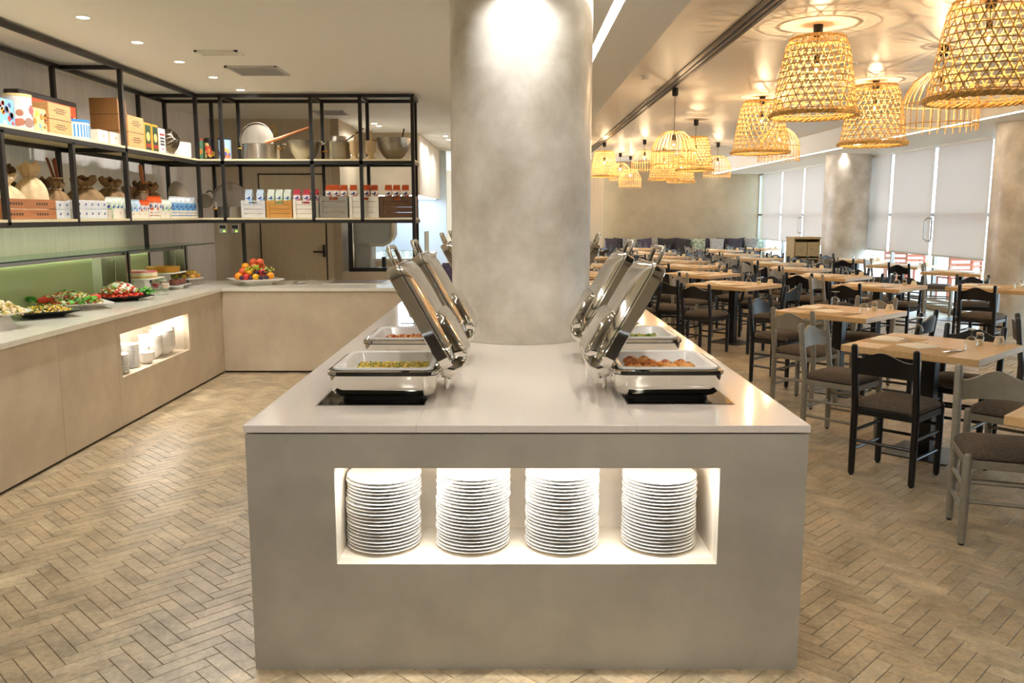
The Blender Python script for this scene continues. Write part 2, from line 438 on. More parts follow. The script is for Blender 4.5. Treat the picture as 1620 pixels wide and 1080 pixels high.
# ------------------------------------------------------------------ ceilings and walls
structure(B(X_LW - .3, Y_FR, Z_C, 1.05, Y_BK + .2, Z_C + .5).build('ceiling_buffet', M_CEIL, smooth=0))
structure(B(1.05, Y_FR, Z_D, 6.0, Y_BK + .2, Z_D + .16).build('ceiling_dining', M_CEILD, smooth=0))
structure(B(6.0, Y_FR, Z_S, X_RW + .3, Y_BK + .2, Z_D + .16).build('ceiling_soffit', M_CEIL, smooth=0))
structure(B(X_LW - .2, Y_FR, 0, X_LW, 14.0, Z_C).build('wall_left', M_SHELFWALL, smooth=0))
structure(B(X_LW - .2, Y_FR - .2, 0, X_RW + .3, Y_FR, Z_D).build('wall_front', M_WALLW, smooth=0))
wb = structure(B(2.6, Y_BK, 0, X_RW + .3, Y_BK + .2, Z_D).build('wall_back', M_WALLW, smooth=0))
structure(B(-2.6, 24.6, 0, 2.62, 24.8, Z_D).build('wall_back_passage', M_WALLD, smooth=0))
# track rail set in the dining ceiling
rail = thing('ceiling_track', 'dark twin-groove sliding partition track along the dining ceiling', 'track', (1.95, 13, Z_D))
B(-.085, -14, -.012, -.05, 12.5, 0).build('track_edge', M_STEELB, rail); B(.05, -14, -.012, .085, 12.5, 0).build('track_edge', M_STEELB, rail)
B(-.05, -14, -.004, .05, 12.5, .0).build('track_bed', M_STEEL, rail); B(-.008, -14, -.014, .008, 12.5, -.004).build('centre_groove', M_BLK, rail)
# led strips
st = thing('linear_ceiling_light', 'long recessed white linear light in the ceiling beside the concrete column', 'light', (.63, 6, Z_C))
B(-.03, -7, -.004, .03, 7.5, -.0005).build('diffuser', M_LEDS, st); B(-.036, -7, -.003, -.03, 7.5, 0).build('trim_edge', M_WHITE, st); B(.03, -7, -.003, .036, 7.5, 0).build('trim_edge', M_WHITE, st)
st = thing('linear_soffit_light', 'thin continuous led line along the soffit above the windows', 'light', (6.08, 12, Z_S))
B(-.022, -12, -.004, .022, 13.9, -.0005).build('diffuser', M_LEDS, st)
# downlights: row over the left counter goes on towards and behind the viewer
dl = []
def downlight(x, y, z, w, ang=165, k=3000, rot=(0, 0, 0), label='small round recessed downlight in the row above the left counter', group='downlights above the left counter'):
    t = thing('recessed_downlight', label, 'light', (x, y, z), 0, group)
    MB().lathe([(.038, -.004), (.048, -.004), (.05, 0)], 20, cap0=False, cap1=False).build('trim_ring', M_WHITE, t)
    MB().lathe([(.038, -.003), (.038, -.001)], 20).build('lens', M_LEDD, t)
    if w:
        o = spot((0, 0, -.012), w, k, ang, .45, .04, rot); o.parent = t
    return t
for i in range(-2, 5): downlight(-2.73, 5.635 + .79 * i, Z_C, DOWN_W)
for x, y in ((-1.89, 11.95), (-1.88, 12.28), (-1.06, 13.83), (-1.06, 14.5), (-.9, 15.6)): downlight(x, y, Z_C, DOWN_W * .8, 165, 4000, label='small round recessed downlight in the ceiling of the kitchen passage', group='downlights in the kitchen passage')
downlight(.03, 4.45, Z_C, 20, 150, 4000, label='round recessed downlight washing the front of the concrete column', group='downlights over the buffet island')
for x, y, q in ((-.45, 3.5, .36), (.62, 3.5, .36), (-.45, 1.9, .40), (.62, 1.9, .40), (-.5, .3, 1.3), (.7, .3, 1.3), (1.9, .3, .8), (-.5, -1.3, .8), (.7, -1.3, .8)):  # added out of view; strengths set to light the island front and top
    downlight(x, y, Z_C if x < 1 else Z_D, DOWN_W * q, 165, 3500, label='added fill downlight out of view around the buffet island', group='downlights over the buffet island')
downlight(6.72, 17.5, Z_S, 18, 100, 4000, label='round recessed downlight washing the far window column', group=None)
# ceiling vents
def vent(x0, y0, x1, y1, label, n=7, m=M_WHITE, bed=None):
    t = thing('ceiling_vent', label, 'vent', ((x0 + x1) / 2, (y0 + y1) / 2, Z_C)); hx, hy = (x1 - x0) / 2, (y1 - y0) / 2
    f = .022
    mb = B(-hx, -hy, -.012, hx, -hy + f, 0).box(-hx, hy - f, -.012, hx, hy, 0).box(-hx, -hy, -.012, -hx + f, hy, 0).box(hx - f, -hy, -.012, hx, hy, 0)
    mb.build('frame', m, t); B(-hx + f, -hy + f, -.003, hx - f, hy - f, 0).build('backing', bed or M_DARK, t)
    for i in range(n):
        y = -hy + f + (2 * hy - 2 * f) * (i + .5) / n
        B(-hx + f, y - .007, -.011, hx - f, y + .006, -.004).build('slat', m, t)
vent(-2.43, 6.72, -2.10, 6.9, 'small white slotted air vent in the ceiling above the buffet aisle', 3, M_WHITE, M_CEIL)
vent(-2.43, 7.41, -1.99, 7.87, 'square grey louvred air vent in the ceiling above the buffet aisle', 9, M_CRATEL)
vent(-2.41, 10.49, -2.03, 10.91, 'square air vent in the ceiling behind the hanging shelf', 6, M_CRATEL)
t = thing('smoke_detector', 'white round smoke detector on the dining ceiling beside the partition track', 'detector', (1.53, 10.1, Z_D))
MB().lathe([(.055, -.012), (.06, 0)], 20).build('base', M_WHITE, t); MB().lathe([(.03, -.05), (.046, -.045), (.05, -.016), (.05, -.012)], 20).build('sensor_head', M_WHITE, t)
for (x, y, l) in ((4.05, 7.75, 'white round ceiling speaker between the two largest basket lamps'), (3.55, 9.3, 'white round ceiling speaker beside the partition of basket lamps')):
    t = thing('ceiling_speaker', l, 'speaker', (x, y, Z_D)); MB().lathe([(.085, -.008), (.1, -.008), (.105, 0)], 24, cap0=False, cap1=False).build('rim', M_WHITE, t); MB().lathe([(.085, -.006), (.085, 0)], 24).build('grille', M_CRATEL, t)

# ------------------------------------------------------------------ columns
def column(name, x, y, r, z0, z1, label):
    o = MB().lathe([(r, z0), (r, z1)], 64, cap0=False, cap1=False).build(name, M_COLM, smooth=60); o.location = (x, y, 0)
    return tag(o, label, 'column')
column('concrete_column', .053, 5.07, .41, IZ + .001, Z_C, 'thick round concrete column rising out of the buffet island')
column('concrete_column', 6.97, 17.9, .45, 0, Z_S, 'round concrete column by the windows behind the wooden sideboard')
column('concrete_column', 7.0, 11.65, .45, 0, Z_S, 'round concrete column by the windows beside the lone black chair')

# ------------------------------------------------------------------ windows with roller blinds
GAPS = [2.88, 4.60, 6.32, 8.04, 9.78, 11.53, 13.28, 15.07, 16.77, 18.45, 20.1, 21.8, 23.58, 25.36, 26.0]
kerb = structure(B(X_RW - .22, Y_FR, 0, X_RW + .12, Y_BK, .10, .01).build('trim_1', M_CTR)); kerb['label'] = 'low stone kerb under the windows'
structure(B(X_RW, Y_FR, .1, X_RW + .15, 2.88, Z_S).build('wall_right', M_WALLW, smooth=0))
BL = {11.53: 'pale grey roller blind partly behind the near window column', 13.28: 'wide pale roller blind between the near column and the first door pull', 15.07: 'pale roller blind just beyond the first door pull',
      16.77: 'pale roller blind right beside the far window column', 18.45: 'roller blind hidden behind the far window column', 20.1: 'roller blind over the sideboard before the second door pull', 21.8: 'pale roller blind just beyond the second door pull', 23.58: 'pale roller blind in the far corner by the back wall'}
for i in range(len(GAPS) - 1):
    a, b = GAPS[i], GAPS[i + 1]; h = (b - a) / 2; cy = (a + b) / 2
    w = thing('window_%d' % (i + 1), 'tall aluminium framed glass panel behind the blinds', 'window', (X_RW + .05, cy, .1)); w['kind'] = 'structure'; del w['category']
    hz = Z_S - .1
    B(-.03, -h, 0, .03, -h + .035, hz).build('frame_side', M_STEEL, w); B(-.03, h - .035, 0, .03, h, hz).build('frame_side', M_STEEL, w)
    B(-.03, -h + .035, 0, .03, h - .035, .05).build('frame_rail', M_STEEL, w); B(-.03, -h + .035, hz - .05, .03, h - .035, hz).build('frame_rail', M_STEEL, w)
    B(-.03, -h + .035, 1.49, .03, h - .035, 1.55).build('transom', M_STEEL, w)
    B(-.004, -h + .035, .05, .004, h - .035, hz - .05).build('pane', M_PANE, w, smooth=0)
    if h > .5:
        t = thing('roller_blind', BL.get(round(a, 2), 'pale grey roller blind in the near windows before the lone black chair'), 'blind', (X_RW - .05, cy, Z_S), 0, 'roller blinds along the window wall')
        zb = .93 - Z_S
        B(-.0015, -h + .055, zb, .0015, h - .055, -.05).build('fabric', M_BLIND, t, smooth=0)
        B(-.009, -h + .05, zb - .03, .009, h - .05, zb).build('bottom_bar', M_CRATEL, t)
        MB().cyl((0, -h + .05, -.04), (0, h - .05, -.04), .03, n=12).build('roller_tube', M_WHITE, t)
for y in (15.07, 21.8):
    t = thing('door_pull', 'long looped metal door pull between the window blinds', 'handle', (X_RW - .06, y, 1.16), 0, 'door pulls on the glass doors')
    for sgn in (-1, 1):
        MB().tube([(0, sgn * .04, 0), (-.05, sgn * .05, .0), (-.06, sgn * .13, .04), (-.06, sgn * .13, .36), (-.05, sgn * .05, .4), (0, sgn * .04, .4)], .013, 8).build('grip', M_STEEL, t)
# terrace outside
structure(B(X_RW + .16, -6, -.3, 30, 40, -.02).build('terrace_floor', mat('terrace_stone', (206, 200, 190), .7, noise=.05, nscale=2), smooth=0))
for i in range(9):
    y = 11.5 + i * 1.25
    t = thing('terrace_chair', 'red-brown wooden terrace chair seen below the blinds', 'chair', (8.6 + (i % 2) * .9, y, -.02), R(35 * (i % 3) - 30), 'wooden chairs on the terrace')
    m = mat_wood('terrace_teak', (160, 74, 48), (184, 96, 66), .5, 4, 0)
    B(-.24, -.22, .42, .24, .22, .45).build('seat', m, t)
    for sx in (-1, 1):
        for sy in (-1, 1): B(sx * .22 - .02, sy * .2 - .02, 0, sx * .22 + .02, sy * .2 + .02, .42 if sy > 0 else .88).build('leg', m, t)
    for z in (.55, .66, .77): B(-.2, -.215, z, .2, -.195, z + .06).build('slat', m, t)
# ------------------------------------------------------------------ buffet island
def niche_body(mb, u0, u1, v0, v1, nu0, nu1, nv0, nv1, d0, d1, mk):
    """front slab with a rectangular hole; mk(u0,v0,u1,v1) adds a box"""
    mk(u0, v0, nu0, v1); mk(nu1, v0, u1, v1); mk(nu0, v0, nu1, nv0); mk(nu0, nv1, nu1, v1)
isl = thing('buffet_island', 'long grey microcement buffet island with a lit plate niche in its end', 'island', (.05, IY0, 0))
ax0, ax1, ay1 = IX0 + .004 - .05, IX1 - .004 - .05, IY1 - IY0 - .02
NX0, NX1, NZ0, NZ1, ND = -.617 - .05, .722 - .05, .397, .747, .36
mb = MB(); niche_body(mb, ax0, ax1, .0, .868, NX0, NX1, NZ0, NZ1, 0, 0, lambda a, b, c, d: mb.box(a, 0, b, c, .06, d))
mb.box(ax0, .06, 0, NX0 - .01, ay1, .868); mb.box(NX1 + .01, .06, 0, ax1, ay1, .868); mb.box(NX0 - .01, ND + .01, 0, NX1 + .01, ay1, .868)
mb.build('body', M_ISL, isl)
n = MB(); n.box(NX0, .06, NZ0 - .01, NX1, ND, NZ0); n.box(NX0 - .01, .06, NZ0 - .01, NX0, ND, NZ1); n.box(NX1, .06, NZ0 - .01, NX1 + .01, ND, NZ1)
n.box(NX0 - .01, ND, NZ0 - .01, NX1 + .01, ND + .01, NZ1 + .01); n.box(NX0, .06, NZ1, NX1, ND, NZ1 + .01)
n.build('niche_lining', M_NICHE, isl, label='pale lit lining of the plate niche')
B(NX0 + .02, .022, NZ1 - .006, NX1 - .02, .048, NZ1 - .0005).build('led_strip', emis('niche_led', (255, 240, 214), 7), isl, label='bright led strip in the niche')
o = area((.05, IY0 + .036, NZ1 - .010), 1.25, .024, 4.5, 3500); 
wt = thing('island_worktop', 'polished white quartz worktop on the buffet island around the column', 'worktop', (.05, IY0, 0))
for a_, b_ in ((IX0, -.33), (-.33, .43), (.43, IX1)): B(a_ - .05 + .0002, -.004, .874, b_ - .05 - .0002, IY1 - IY0, IZ, .0012).build('slab', M_TOP, wt)

# plates in the niche: every plate by itself
def plate_mesh(r=.137, h=.019):
    return MB().lathe([(r * .55, 0), (r * .60, 0), (r * .66, .004), (r * .97, h - .005), (r, h - .003), (r * .995, h), (r * .96, h - .001), (r * .66, .009), (r * .3, .0075), (.001, .0075)], 40, cap1=False).mesh('dinner_plate', M_PORC, 50)
PM = plate_mesh()
px = [(607, 'leftmost'), (748, ''), (889, ''), (1042, '')]
stk = ['plate stack closest to the pale end wall opposite the cracked corner', '', '', '']
SL = ['white dinner plate in the niche stack under the yellow rice chafing dish', 'white dinner plate in the second niche stack along from the rice dish side',
      'white dinner plate in the third niche stack along from the rice dish side', 'white dinner plate in the niche stack under the browned pastries chafing dish']
for i, (x, _) in enumerate(px):
    cx = aty(x, 800, IY0 + .19)[0]
    nn = [21, 22, 22, 21][i]; z = NZ0 + .0005
    for k in range(nn):
        dx = random.uniform(-.002, .002) + (.004 if (k > 13 and i in (0, 1)) else 0)
        o = put('dinner_plate', PM, None, (cx + dx, IY0 + .19 + random.uniform(-.002, .002), z), random.uniform(0, 6))
        tag(o, SL[i], 'plate', 'plates stack %d in the island niche' % (i + 1)); z += .0129

# ------------------------------------------------------------------ chafing dishes
def food_bits(n, hx, hy, z, cols, smin, smax, seed, dome=.0, cx=0, cy=0, kinds=('ball', 'box'), round_=False):
    rn = random.Random(seed); mb = MB()
    for _ in range(n):
        if round_:
            a = rn.uniform(0, 2 * math.pi); q = math.sqrt(rn.random()); x, y = q * hx * math.cos(a), q * hy * math.sin(a)
        else: x, y = rn.uniform(-hx, hx), rn.uniform(-hy, hy)
        d = dome * max(0, 1 - (x / hx) ** 2 - (y / hy) ** 2) if round_ else dome * (1 - (x / hx) ** 2) * (1 - (y / hy) ** 2)
        s = rn.uniform(smin, smax); mb.col = rn.choice(cols)
        mb.M = Matrix.Translation((cx + x, cy + y, z + d * rn.uniform(.75, 1.05))) @ Euler((rn.uniform(-1, 1), rn.uniform(-1, 1), rn.uniform(0, 6))).to_matrix().to_4x4()
        if rn.choice(kinds) == 'ball': mb.ball((0, 0, 0), s, 6, rn.uniform(.4, .9), 4)
        else: mb.box(-s, -s * .6, -s * .3, s, s * .6, s * .3, s * .12)
    mb.M = Matrix(); return mb
def make_chafing():
    t = thing('chafing_dish', '-', 'chafing dish')
    fo = MB().loft([rrect(.165, .18, .04, .0005), rrect(.165, .18, .04, .024)]); fo.build('base_foot', M_BLK, t)
    b = MB().loft([rrect(.185, .205, .04, .022), rrect(.198, .216, .045, .034), rrect(.205, .224, .05, .06), rrect(.208, .228, .05, .104), rrect(.214, .234, .05, .108), rrect(.214, .234, .05, .120), rrect(.206, .226, .05, .124), rrect(.196, .214, .04, .120), rrect(.19, .206, .04, .06)], cap1=True)
    b.build('body', M_CHROME, t, 40)
    sm = MB().tube([(x, y, .106) for x, y, z in rrect(.212, .232, .05, 0)], .0022, 6, True); sm.build('rim_seam', M_GASKET, t)
    p = MB().loft([rrect(.194, .212, .04, .124), rrect(.194, .212, .04, .131), rrect(.186, .204, .04, .133), rrect(.172, .19, .04, .128), rrect(.16, .178, .035, .085), rrect(.150, .168, .03, .08)], cap0=False)
    p.build('porcelain_pan', M_PORC, t, 40, label='white porcelain insert pan')
    for sy in (-1, 1):
        MB().cyl((.236, sy * .10, .03), (.236, sy * .10, .12), .008, n=8).build('hinge_post', M_CHROME, t)
    MB().cyl((.236, -.12, .118), (.236, .12, .118), .011, n=12).build('hinge_bar', M_CHROME, t)
    # lid, hinged on the +x side and leaning back over the pan
    L = bpy.data.objects.new('lid_pivot', None)
    Mx = Matrix.Translation((.240, 0, .118)) @ Matrix.Rotation(R(61), 4, 'Y') @ Matrix.Translation((-.225, 0, 0))
    s = MB(); s.M = Mx
    out = [rrect(.218, .236, .05, -.004), rrect(.222, .24, .052, 0), rrect(.222, .24, .052, .040), rrect(.214, .232, .05, .046), rrect(.200, .217, .05, .058), rrect(.168, .184, .05, .070), rrect(.11, .12, .05, .078), rrect(.05, .06, .03, .080)]
    inn = [rrect(.045, .055, .03, .074), rrect(.105, .115, .05, .072), rrect(.160, .176, .05, .064), rrect(.192, .209, .05, .052), rrect(.212, .23, .05, .036), rrect(.214, .232, .05, -.004)]
    s.loft(out, cap0=False, cap1=True); s.loft(inn, cap0=True, cap1=False)
    s.loft([inn[-1], out[0]], cap0=False, cap1=False)
    lid = s.build('lid', M_CHROME, t, 40, label='polished steel lid propped open')
    g = MB(); g.M = Mx; g.tube([(x, y, .0465) for x, y, z in rrect(.212, .230, .05, 0)], .0028, 6, True); g.build('gasket_line', M_GASKET, lid)
    h = MB(); h.M = Mx
    h.loft([rrect(.105, .165, .05, .050, cx=.118), rrect(.104, .162, .05, .086, cx=.122), rrect(.090, .150, .045, .098, cx=.128), rrect(.06, .12, .03, .102, cx=.134)])
    h.build('hinge_hood', M_CHROME, lid, 50)
    hb = MB(); hb.M = Mx; hb.loft([rrect(.03, .15, .02, -.03, cx=.222), rrect(.036, .16, .02, -.01, cx=.228), rrect(.036, .16, .02, .06, cx=.224), rrect(.02, .13, .015, .094, cx=.205)]); hb.build('hinge_block', M_CHROME, lid, 50)
    k = MB(); k.M = Mx; k.tube([(-.212, -.10, .018), (-.275, -.10, .026), (-.288, -.095, .028), (-.292, -.08, .028), (-.292, .08, .028), (-.288, .095, .028), (-.275, .10, .026), (-.212, .10, .018)], .0085, 8); k.build('lid_handle', M_CHROME, lid, 50)
    return t
ch0 = make_chafing()
DISH = [(-.497, 3.40, 0, 'open chafing dish of yellow rice at the front corner of the island'), (-.497, 4.20, 0, 'open chafing dish of red gratin behind the yellow rice one'),
        (-.497, 5.86, 0, 'open chafing dish just past the column on the kitchen aisle side'), (-.497, 6.66, 0, 'last open chafing dish on the kitchen aisle side of the island'),
        (.606, 3.42, math.pi, 'open chafing dish of browned pastries at the front corner of the island'), (.606, 4.24, math.pi, 'open chafing dish of green vegetables behind the browned pastries one'),
        (.606, 5.82, math.pi, 'open chafing dish just past the column on the dining side'), (.606, 6.6, math.pi, 'last open chafing dish on the dining side of the island')]
for i, (x, y, a, l) in enumerate(DISH):
    o = ch0 if i == 0 else copy_tree(ch0)
    o.location = (x, y, IZ + .004); o.rotation_euler = (0, 0, a); o['label'] = l; o['group'] = 'chafing dishes on the island'
    p = thing('induction_plate', '-', 'hot plate', (x - (.04 if a == 0 else -.04), y, IZ)); p['label'] = 'black glass induction plate under the ' + l.replace('open ', '').replace('last ', 'last ')
    if len(p['label'].split()) > 16: p['label'] = 'black glass induction plate under the chafing dish ' + ('past the column' if i in (2, 6) else 'at the far end of the island')
    p['group'] = 'induction plates on the island'
    B(-.20, -.255, .0002, .20, .255, .0032).build('glass', M_BLACKG, p); B(-.206, -.261, .0001, .206, .261, .0024).build('steel_frame', M_STEEL, p)
YEL = [(222, 190, 60), (206, 170, 40), (236, 214, 110), (120, 130, 40), (196, 150, 60), (230, 200, 80), (150, 150, 60)]
RED = [(200, 80, 30), (220, 140, 60), (230, 190, 120), (190, 60, 30), (240, 220, 180), (150, 90, 40)]
GRN = [(110, 140, 40), (140, 170, 60), (90, 110, 30), (180, 190, 90), (200, 170, 60)]
tag(food_bits(700, .145, .162, IZ + .092, YEL, .005, .010, 1, .012, -.497, 3.40).build('yellow_rice', M_FOOD, smooth=30), 'yellow rice with herbs in the front chafing dish', 'food', kind='stuff')
tag(food_bits(420, .145, .162, IZ + .094, RED, .006, .014, 2, .012, -.497, 4.20).build('red_gratin', M_FOOD, smooth=30), 'red and golden gratin in the second chafing dish', 'food', kind='stuff')
tag(food_bits(300, .145, .162, IZ + .094, GRN, .006, .013, 3, .010, .606, 4.24).build('green_vegetables', M_FOOD, smooth=30), 'green vegetables in the second dish on the dining side', 'food', kind='stuff')
for j, (x, y) in enumerate(((-.497, 5.86), (-.497, 6.66), (.606, 5.82), (.606, 6.6))):
    tag(food_bits(220, .145, .162, IZ + .094, [RED, YEL, YEL, RED][j], .006, .014, 20 + j, .010, x, y).build('hot_food', M_FOOD, smooth=30), ['gratin in the dish past the column on the kitchen side', 'golden rice in the last dish on the kitchen side', 'golden rice in the dish past the column on the dining side', 'gratin in the last dish on the dining side'][j], 'food', kind='stuff')
for k in range(14):
    x, y = .606 + (-.11 + .07 * (k % 4)) + random.uniform(-.01, .01), 3.42 + (-.12 + .08 * (k // 4)) + random.uniform(-.012, .012)
    mb = MB(); mb.col = random.choice([(214, 140, 60), (196, 112, 40), (224, 160, 80)]); mb.ball((0, 0, 0), .034, 10, .6, 6, .003); mb.col = (150, 74, 30)
    mb.ball((.004, 0, .012), .018, 8, .6, 4, .002)
    tag(mb.build('browned_pastry', M_FOOD, None, 60, (x, y, IZ + .102), random.uniform(0, 6)), 'golden browned pastry in the front chafing dish on the dining side', 'pastry', 'pastries in the chafing dish')

# ------------------------------------------------------------------ left counter and back counter
CU = [(2.2, 4.1), (4.1, 5.476), (5.476, 6.30), (6.30, 7.79), (7.79, Y_BC)]
CL = ['tan microcement counter unit running out past the shelf end', 'tan microcement counter unit under the creamy salad plate', 'tan microcement counter unit under the green and white salads', 'tan microcement counter unit with a lit niche of plates and bowls', 'tan microcement counter unit in the corner beside the plate niche']
LN = (6.355, 7.715, .389, .722, .42)
for i, (a, b) in enumerate(CU):
    t = thing('counter_unit', CL[i], 'counter', (X_LC, a, 0), 0, 'left buffet counter units'); L_ = b - a - .004; D_ = -1.0
    mb = MB()
    if i == 3:
        n0, n1, nz0, nz1, nd = LN[0] - a, LN[1] - a, LN[2], LN[3], LN[4]
        niche_body(mb, 0, L_, .02, .845, n0, n1, nz0, nz1, 0, 0, lambda p, q, r, s: mb.box(-.05, p, q, 0, r, s))
        mb.box(D_, 0, .02, -nd - .01, L_, .845); mb.box(-nd - .01, 0, .02, -.05, n0 - .01, .845); mb.box(-nd - .01, n1 + .01, .02, -.05, L_, .845)
        mb.build('body', M_CTR, t)
        n = MB(); n.box(-nd, n0, nz0 - .01, -.05, n1, nz0); n.box(-nd, n0 - .01, nz0 - .01, -.05, n0, nz1); n.box(-nd, n1, nz0 - .01, -.05, n1 + .01, nz1)
        n.box(-nd - .01, n0 - .01, nz0 - .01, -nd, n1 + .01, nz1 + .01); n.box(-nd, n0, nz1, -.05, n1, nz1 + .01); n.build('niche_lining', M_NICHE, t, label='pale lit lining of the niche')
        B(-.12, n0 + .02, nz1 - .006, -.09, n1 - .02, nz1 - .001).build('led_strip', MATS['niche_led'], t, label='bright led strip in the niche')
        area((X_LC - .105, (LN[0] + LN[1]) / 2, nz1 - .012), .03, 1.25, 3, 3500)
    else:
        mb.box(D_, 0, .02, 0, L_, .845); mb.build('body', M_CTR, t)
    B(D_, 0, 0, -.02, L_, .02).build('plinth', M_DARK, t)
t = thing('back_counter', 'tan microcement counter under the hanging shelf across the aisle end', 'counter', (X_LC, Y_BC, 0))
B(.0, 0, .02, 2.1, 1.02, .845).build('body', M_CTR, t); B(0, .02, 0, 2.1, 1.02, .02).build('plinth', M_DARK, t)
cw = thing('counter_worktop', 'cream quartz worktop turning the corner along both buffet counters', 'worktop', (X_LC, Y_BC, 0))
MB().prism([(.02, -.02), (2.12, -.02), (2.12, 1.03), (-1.005, 1.03), (-1.005, -6.5), (.02, -6.5)], .846, Z_CT).build('slab', M_TOP2, cw, 30)
# drop-in well and spoon rest on the back counter
t = thing('drop_in_well', 'shallow steel drop-in well in the back counter top', 'tray', (-1.70, 9.36, Z_CT))
B(-.34, -.24, .0002, .34, .24, .006, .002).build('rim', M_TOP2, t); B(-.29, -.19, .0061, .29, .19, .008).build('dark_well', mat('well_brown', (96, 76, 58), .3), t)
t = thing('spoon_rest', 'small white spoon rest with a steel serving spoon on the back counter', 'spoon rest', (-2.32, 9.2, Z_CT))
MB().lathe([(.05, .0005), (.075, .008), (.07, .009), (.05, .004)], 20, cap1=True).build('dish', M_PORC, t)
sp = MB(); sp.tube([(-.02, 0, .014), (.08, .02, .03), (.16, .04, .034)], .005, 6); sp.ball((-.03, 0, .012), .028, 10, .3); sp.build('spoon', M_CHROME, t)

# plates and bowls in the left niche
PS = plate_mesh(.10, .016)
def stack(x, y, z, n, step, me, label, group):
    for k in range(n):
        o = put('side_plate', me, None, (x + random.uniform(-.002, .002), y + random.uniform(-.002, .002), z + k * step), random.uniform(0, 6)); tag(o, label, 'plate', group)
def niche_at(px_, py_): return atz(px_, py_, LN[2])
x, y = niche_at(198, 582); stack(-3.10, 6.52, LN[2] + .0005, 15, .0098, PS, 'white side plate in the shorter front stack of the counter niche', 'front plate stack in the counter niche')
stack(-3.13, 6.78, LN[2] + .0005, 19, .0098, PS, 'white side plate in the taller stack beside the bowls', 'taller plate stack in the counter niche')
bowl = MB().lathe([(.04, 0), (.045, 0), (.07, .02), (.092, .05), (.10, .085), (.098, .086), (.086, .05), (.06, .022), (.001, .014)], 28, cap1=False).mesh('deep_bowl', M_PORC, 50)
BST = [(-3.06, 6.98, 4, .7), (-3.16, 7.10, 5, .8), (-3.12, 7.22, 8, 1.0), (-3.10, 7.40, 9, 1.0), (-3.13, 7.53, 10, 1.0)]
for j, (x, y, n_, sc) in enumerate(BST):
    for k in range(n_):
        o = put('deep_bowl', bowl, None, (x, y, LN[2] + .0005 + k * .017 * sc)); o.scale = (sc, sc, sc)
        tag(o, ['small white bowl nested next to the side plates', 'small white bowl nested behind the lowest stack', 'white bowl in the first tall nest of the counter niche', 'white bowl in the second tall nest of the counter niche', 'white bowl in the tallest nest by the niche end'][j], 'bowl', 'bowl nest %d in the counter niche' % (j + 1))

# ------------------------------------------------------------------ hanging shelf of black steel
sh = thing('hanging_shelf', 'black steel corner shelving with pale boards above the buffet counters', 'shelf', (SHX, SHY, Z_S1)); SO = Vector((SHX, SHY, Z_S1)); hs = .0175
def beam(x0, y0, z0, x1, y1, z1, nm='rail'):
    B(min(x0, x1) - hs - SO.x, min(y0, y1) - hs - SO.y, min(z0, z1) - hs - SO.z, max(x0, x1) + hs - SO.x, max(y0, y1) + hs - SO.y, max(z0, z1) + hs - SO.z).build(nm, M_STEELB, sh, 0)
ZB, ZM, ZT = Z_S1 - .036, Z_S2 - .036, Z_S3 + .02
YL0 = 3.2
for z in (ZB, ZM, ZT):
    beam(SHX, YL0, z, SHX, SHY - 2 * hs, z); beam(SHXB, YL0, z, SHXB, SHYB - 2 * hs, z)
    beam(SHX + 2 * hs, SHY, z, -1.03 - 2 * hs, SHY, z); beam(SHXB + 2 * hs, SHYB, z, -1.05 - 2 * hs, SHYB, z)
    for y in (5.54, 7.31) if z != ZB else (5.54, 6.43, 7.31): beam(SHXB + 2 * hs, y, z, SHX - 2 * hs, y, z, 'cross_rail')
    for x in (-3.01, -2.08, -1.57, -1.03): beam(x, SHY + 2 * hs, z, x, SHYB - 2 * hs, z, 'cross_rail')
    beam(SHXB + 2 * hs, SHY, z, SHX - 2 * hs, SHY, z, 'cross_rail')
def post(x, y, z0, z1): beam(x, y, z0 + hs, x, y, z1 - hs, 'post')
for y, lo, hi in ((5.54, ZB, ZM), (6.43, ZB, ZM), (7.31, ZB, ZT), (3.9, ZB, ZT)): post(SHX, y, lo, hi)
post(SHX, SHY, ZB - hs, ZT + hs)
for y in (3.9, 5.6, 7.19, 8.8): post(SHXB, y, Z_CT + .001 if y == 8.8 else ZB, ZT)
post(SHXB, SHYB, ZB, ZT)
for x in (-3.01, -2.08, -1.57): post(x, SHY, ZB, ZT)
for x in (-3.26, -2.06, -1.57): post(x, SHYB, ZB, ZT)
post(-2.97, SHYB, Z_CT + .001, ZT); post(-1.03, SHY, Z_CT + .001, ZT); post(-1.05, SHYB, Z_CT + .001, ZT)
for z in (Z_S1, Z_S2):
    B(SHXB - .01 - SO.x, YL0 - SO.y, z - .018 - SO.z, SHX + .016 - SO.x, SHY - SO.y - .0005, z - SO.z).build('board', M_SHELF, sh, 0)
    B(SHXB - SO.x, SHY - SO.y + .0005 - .017, z - .018 - SO.z, -1.02 - SO.x, SHYB - SO.y, z - SO.z).build('board', M_SHELF, sh, 0)

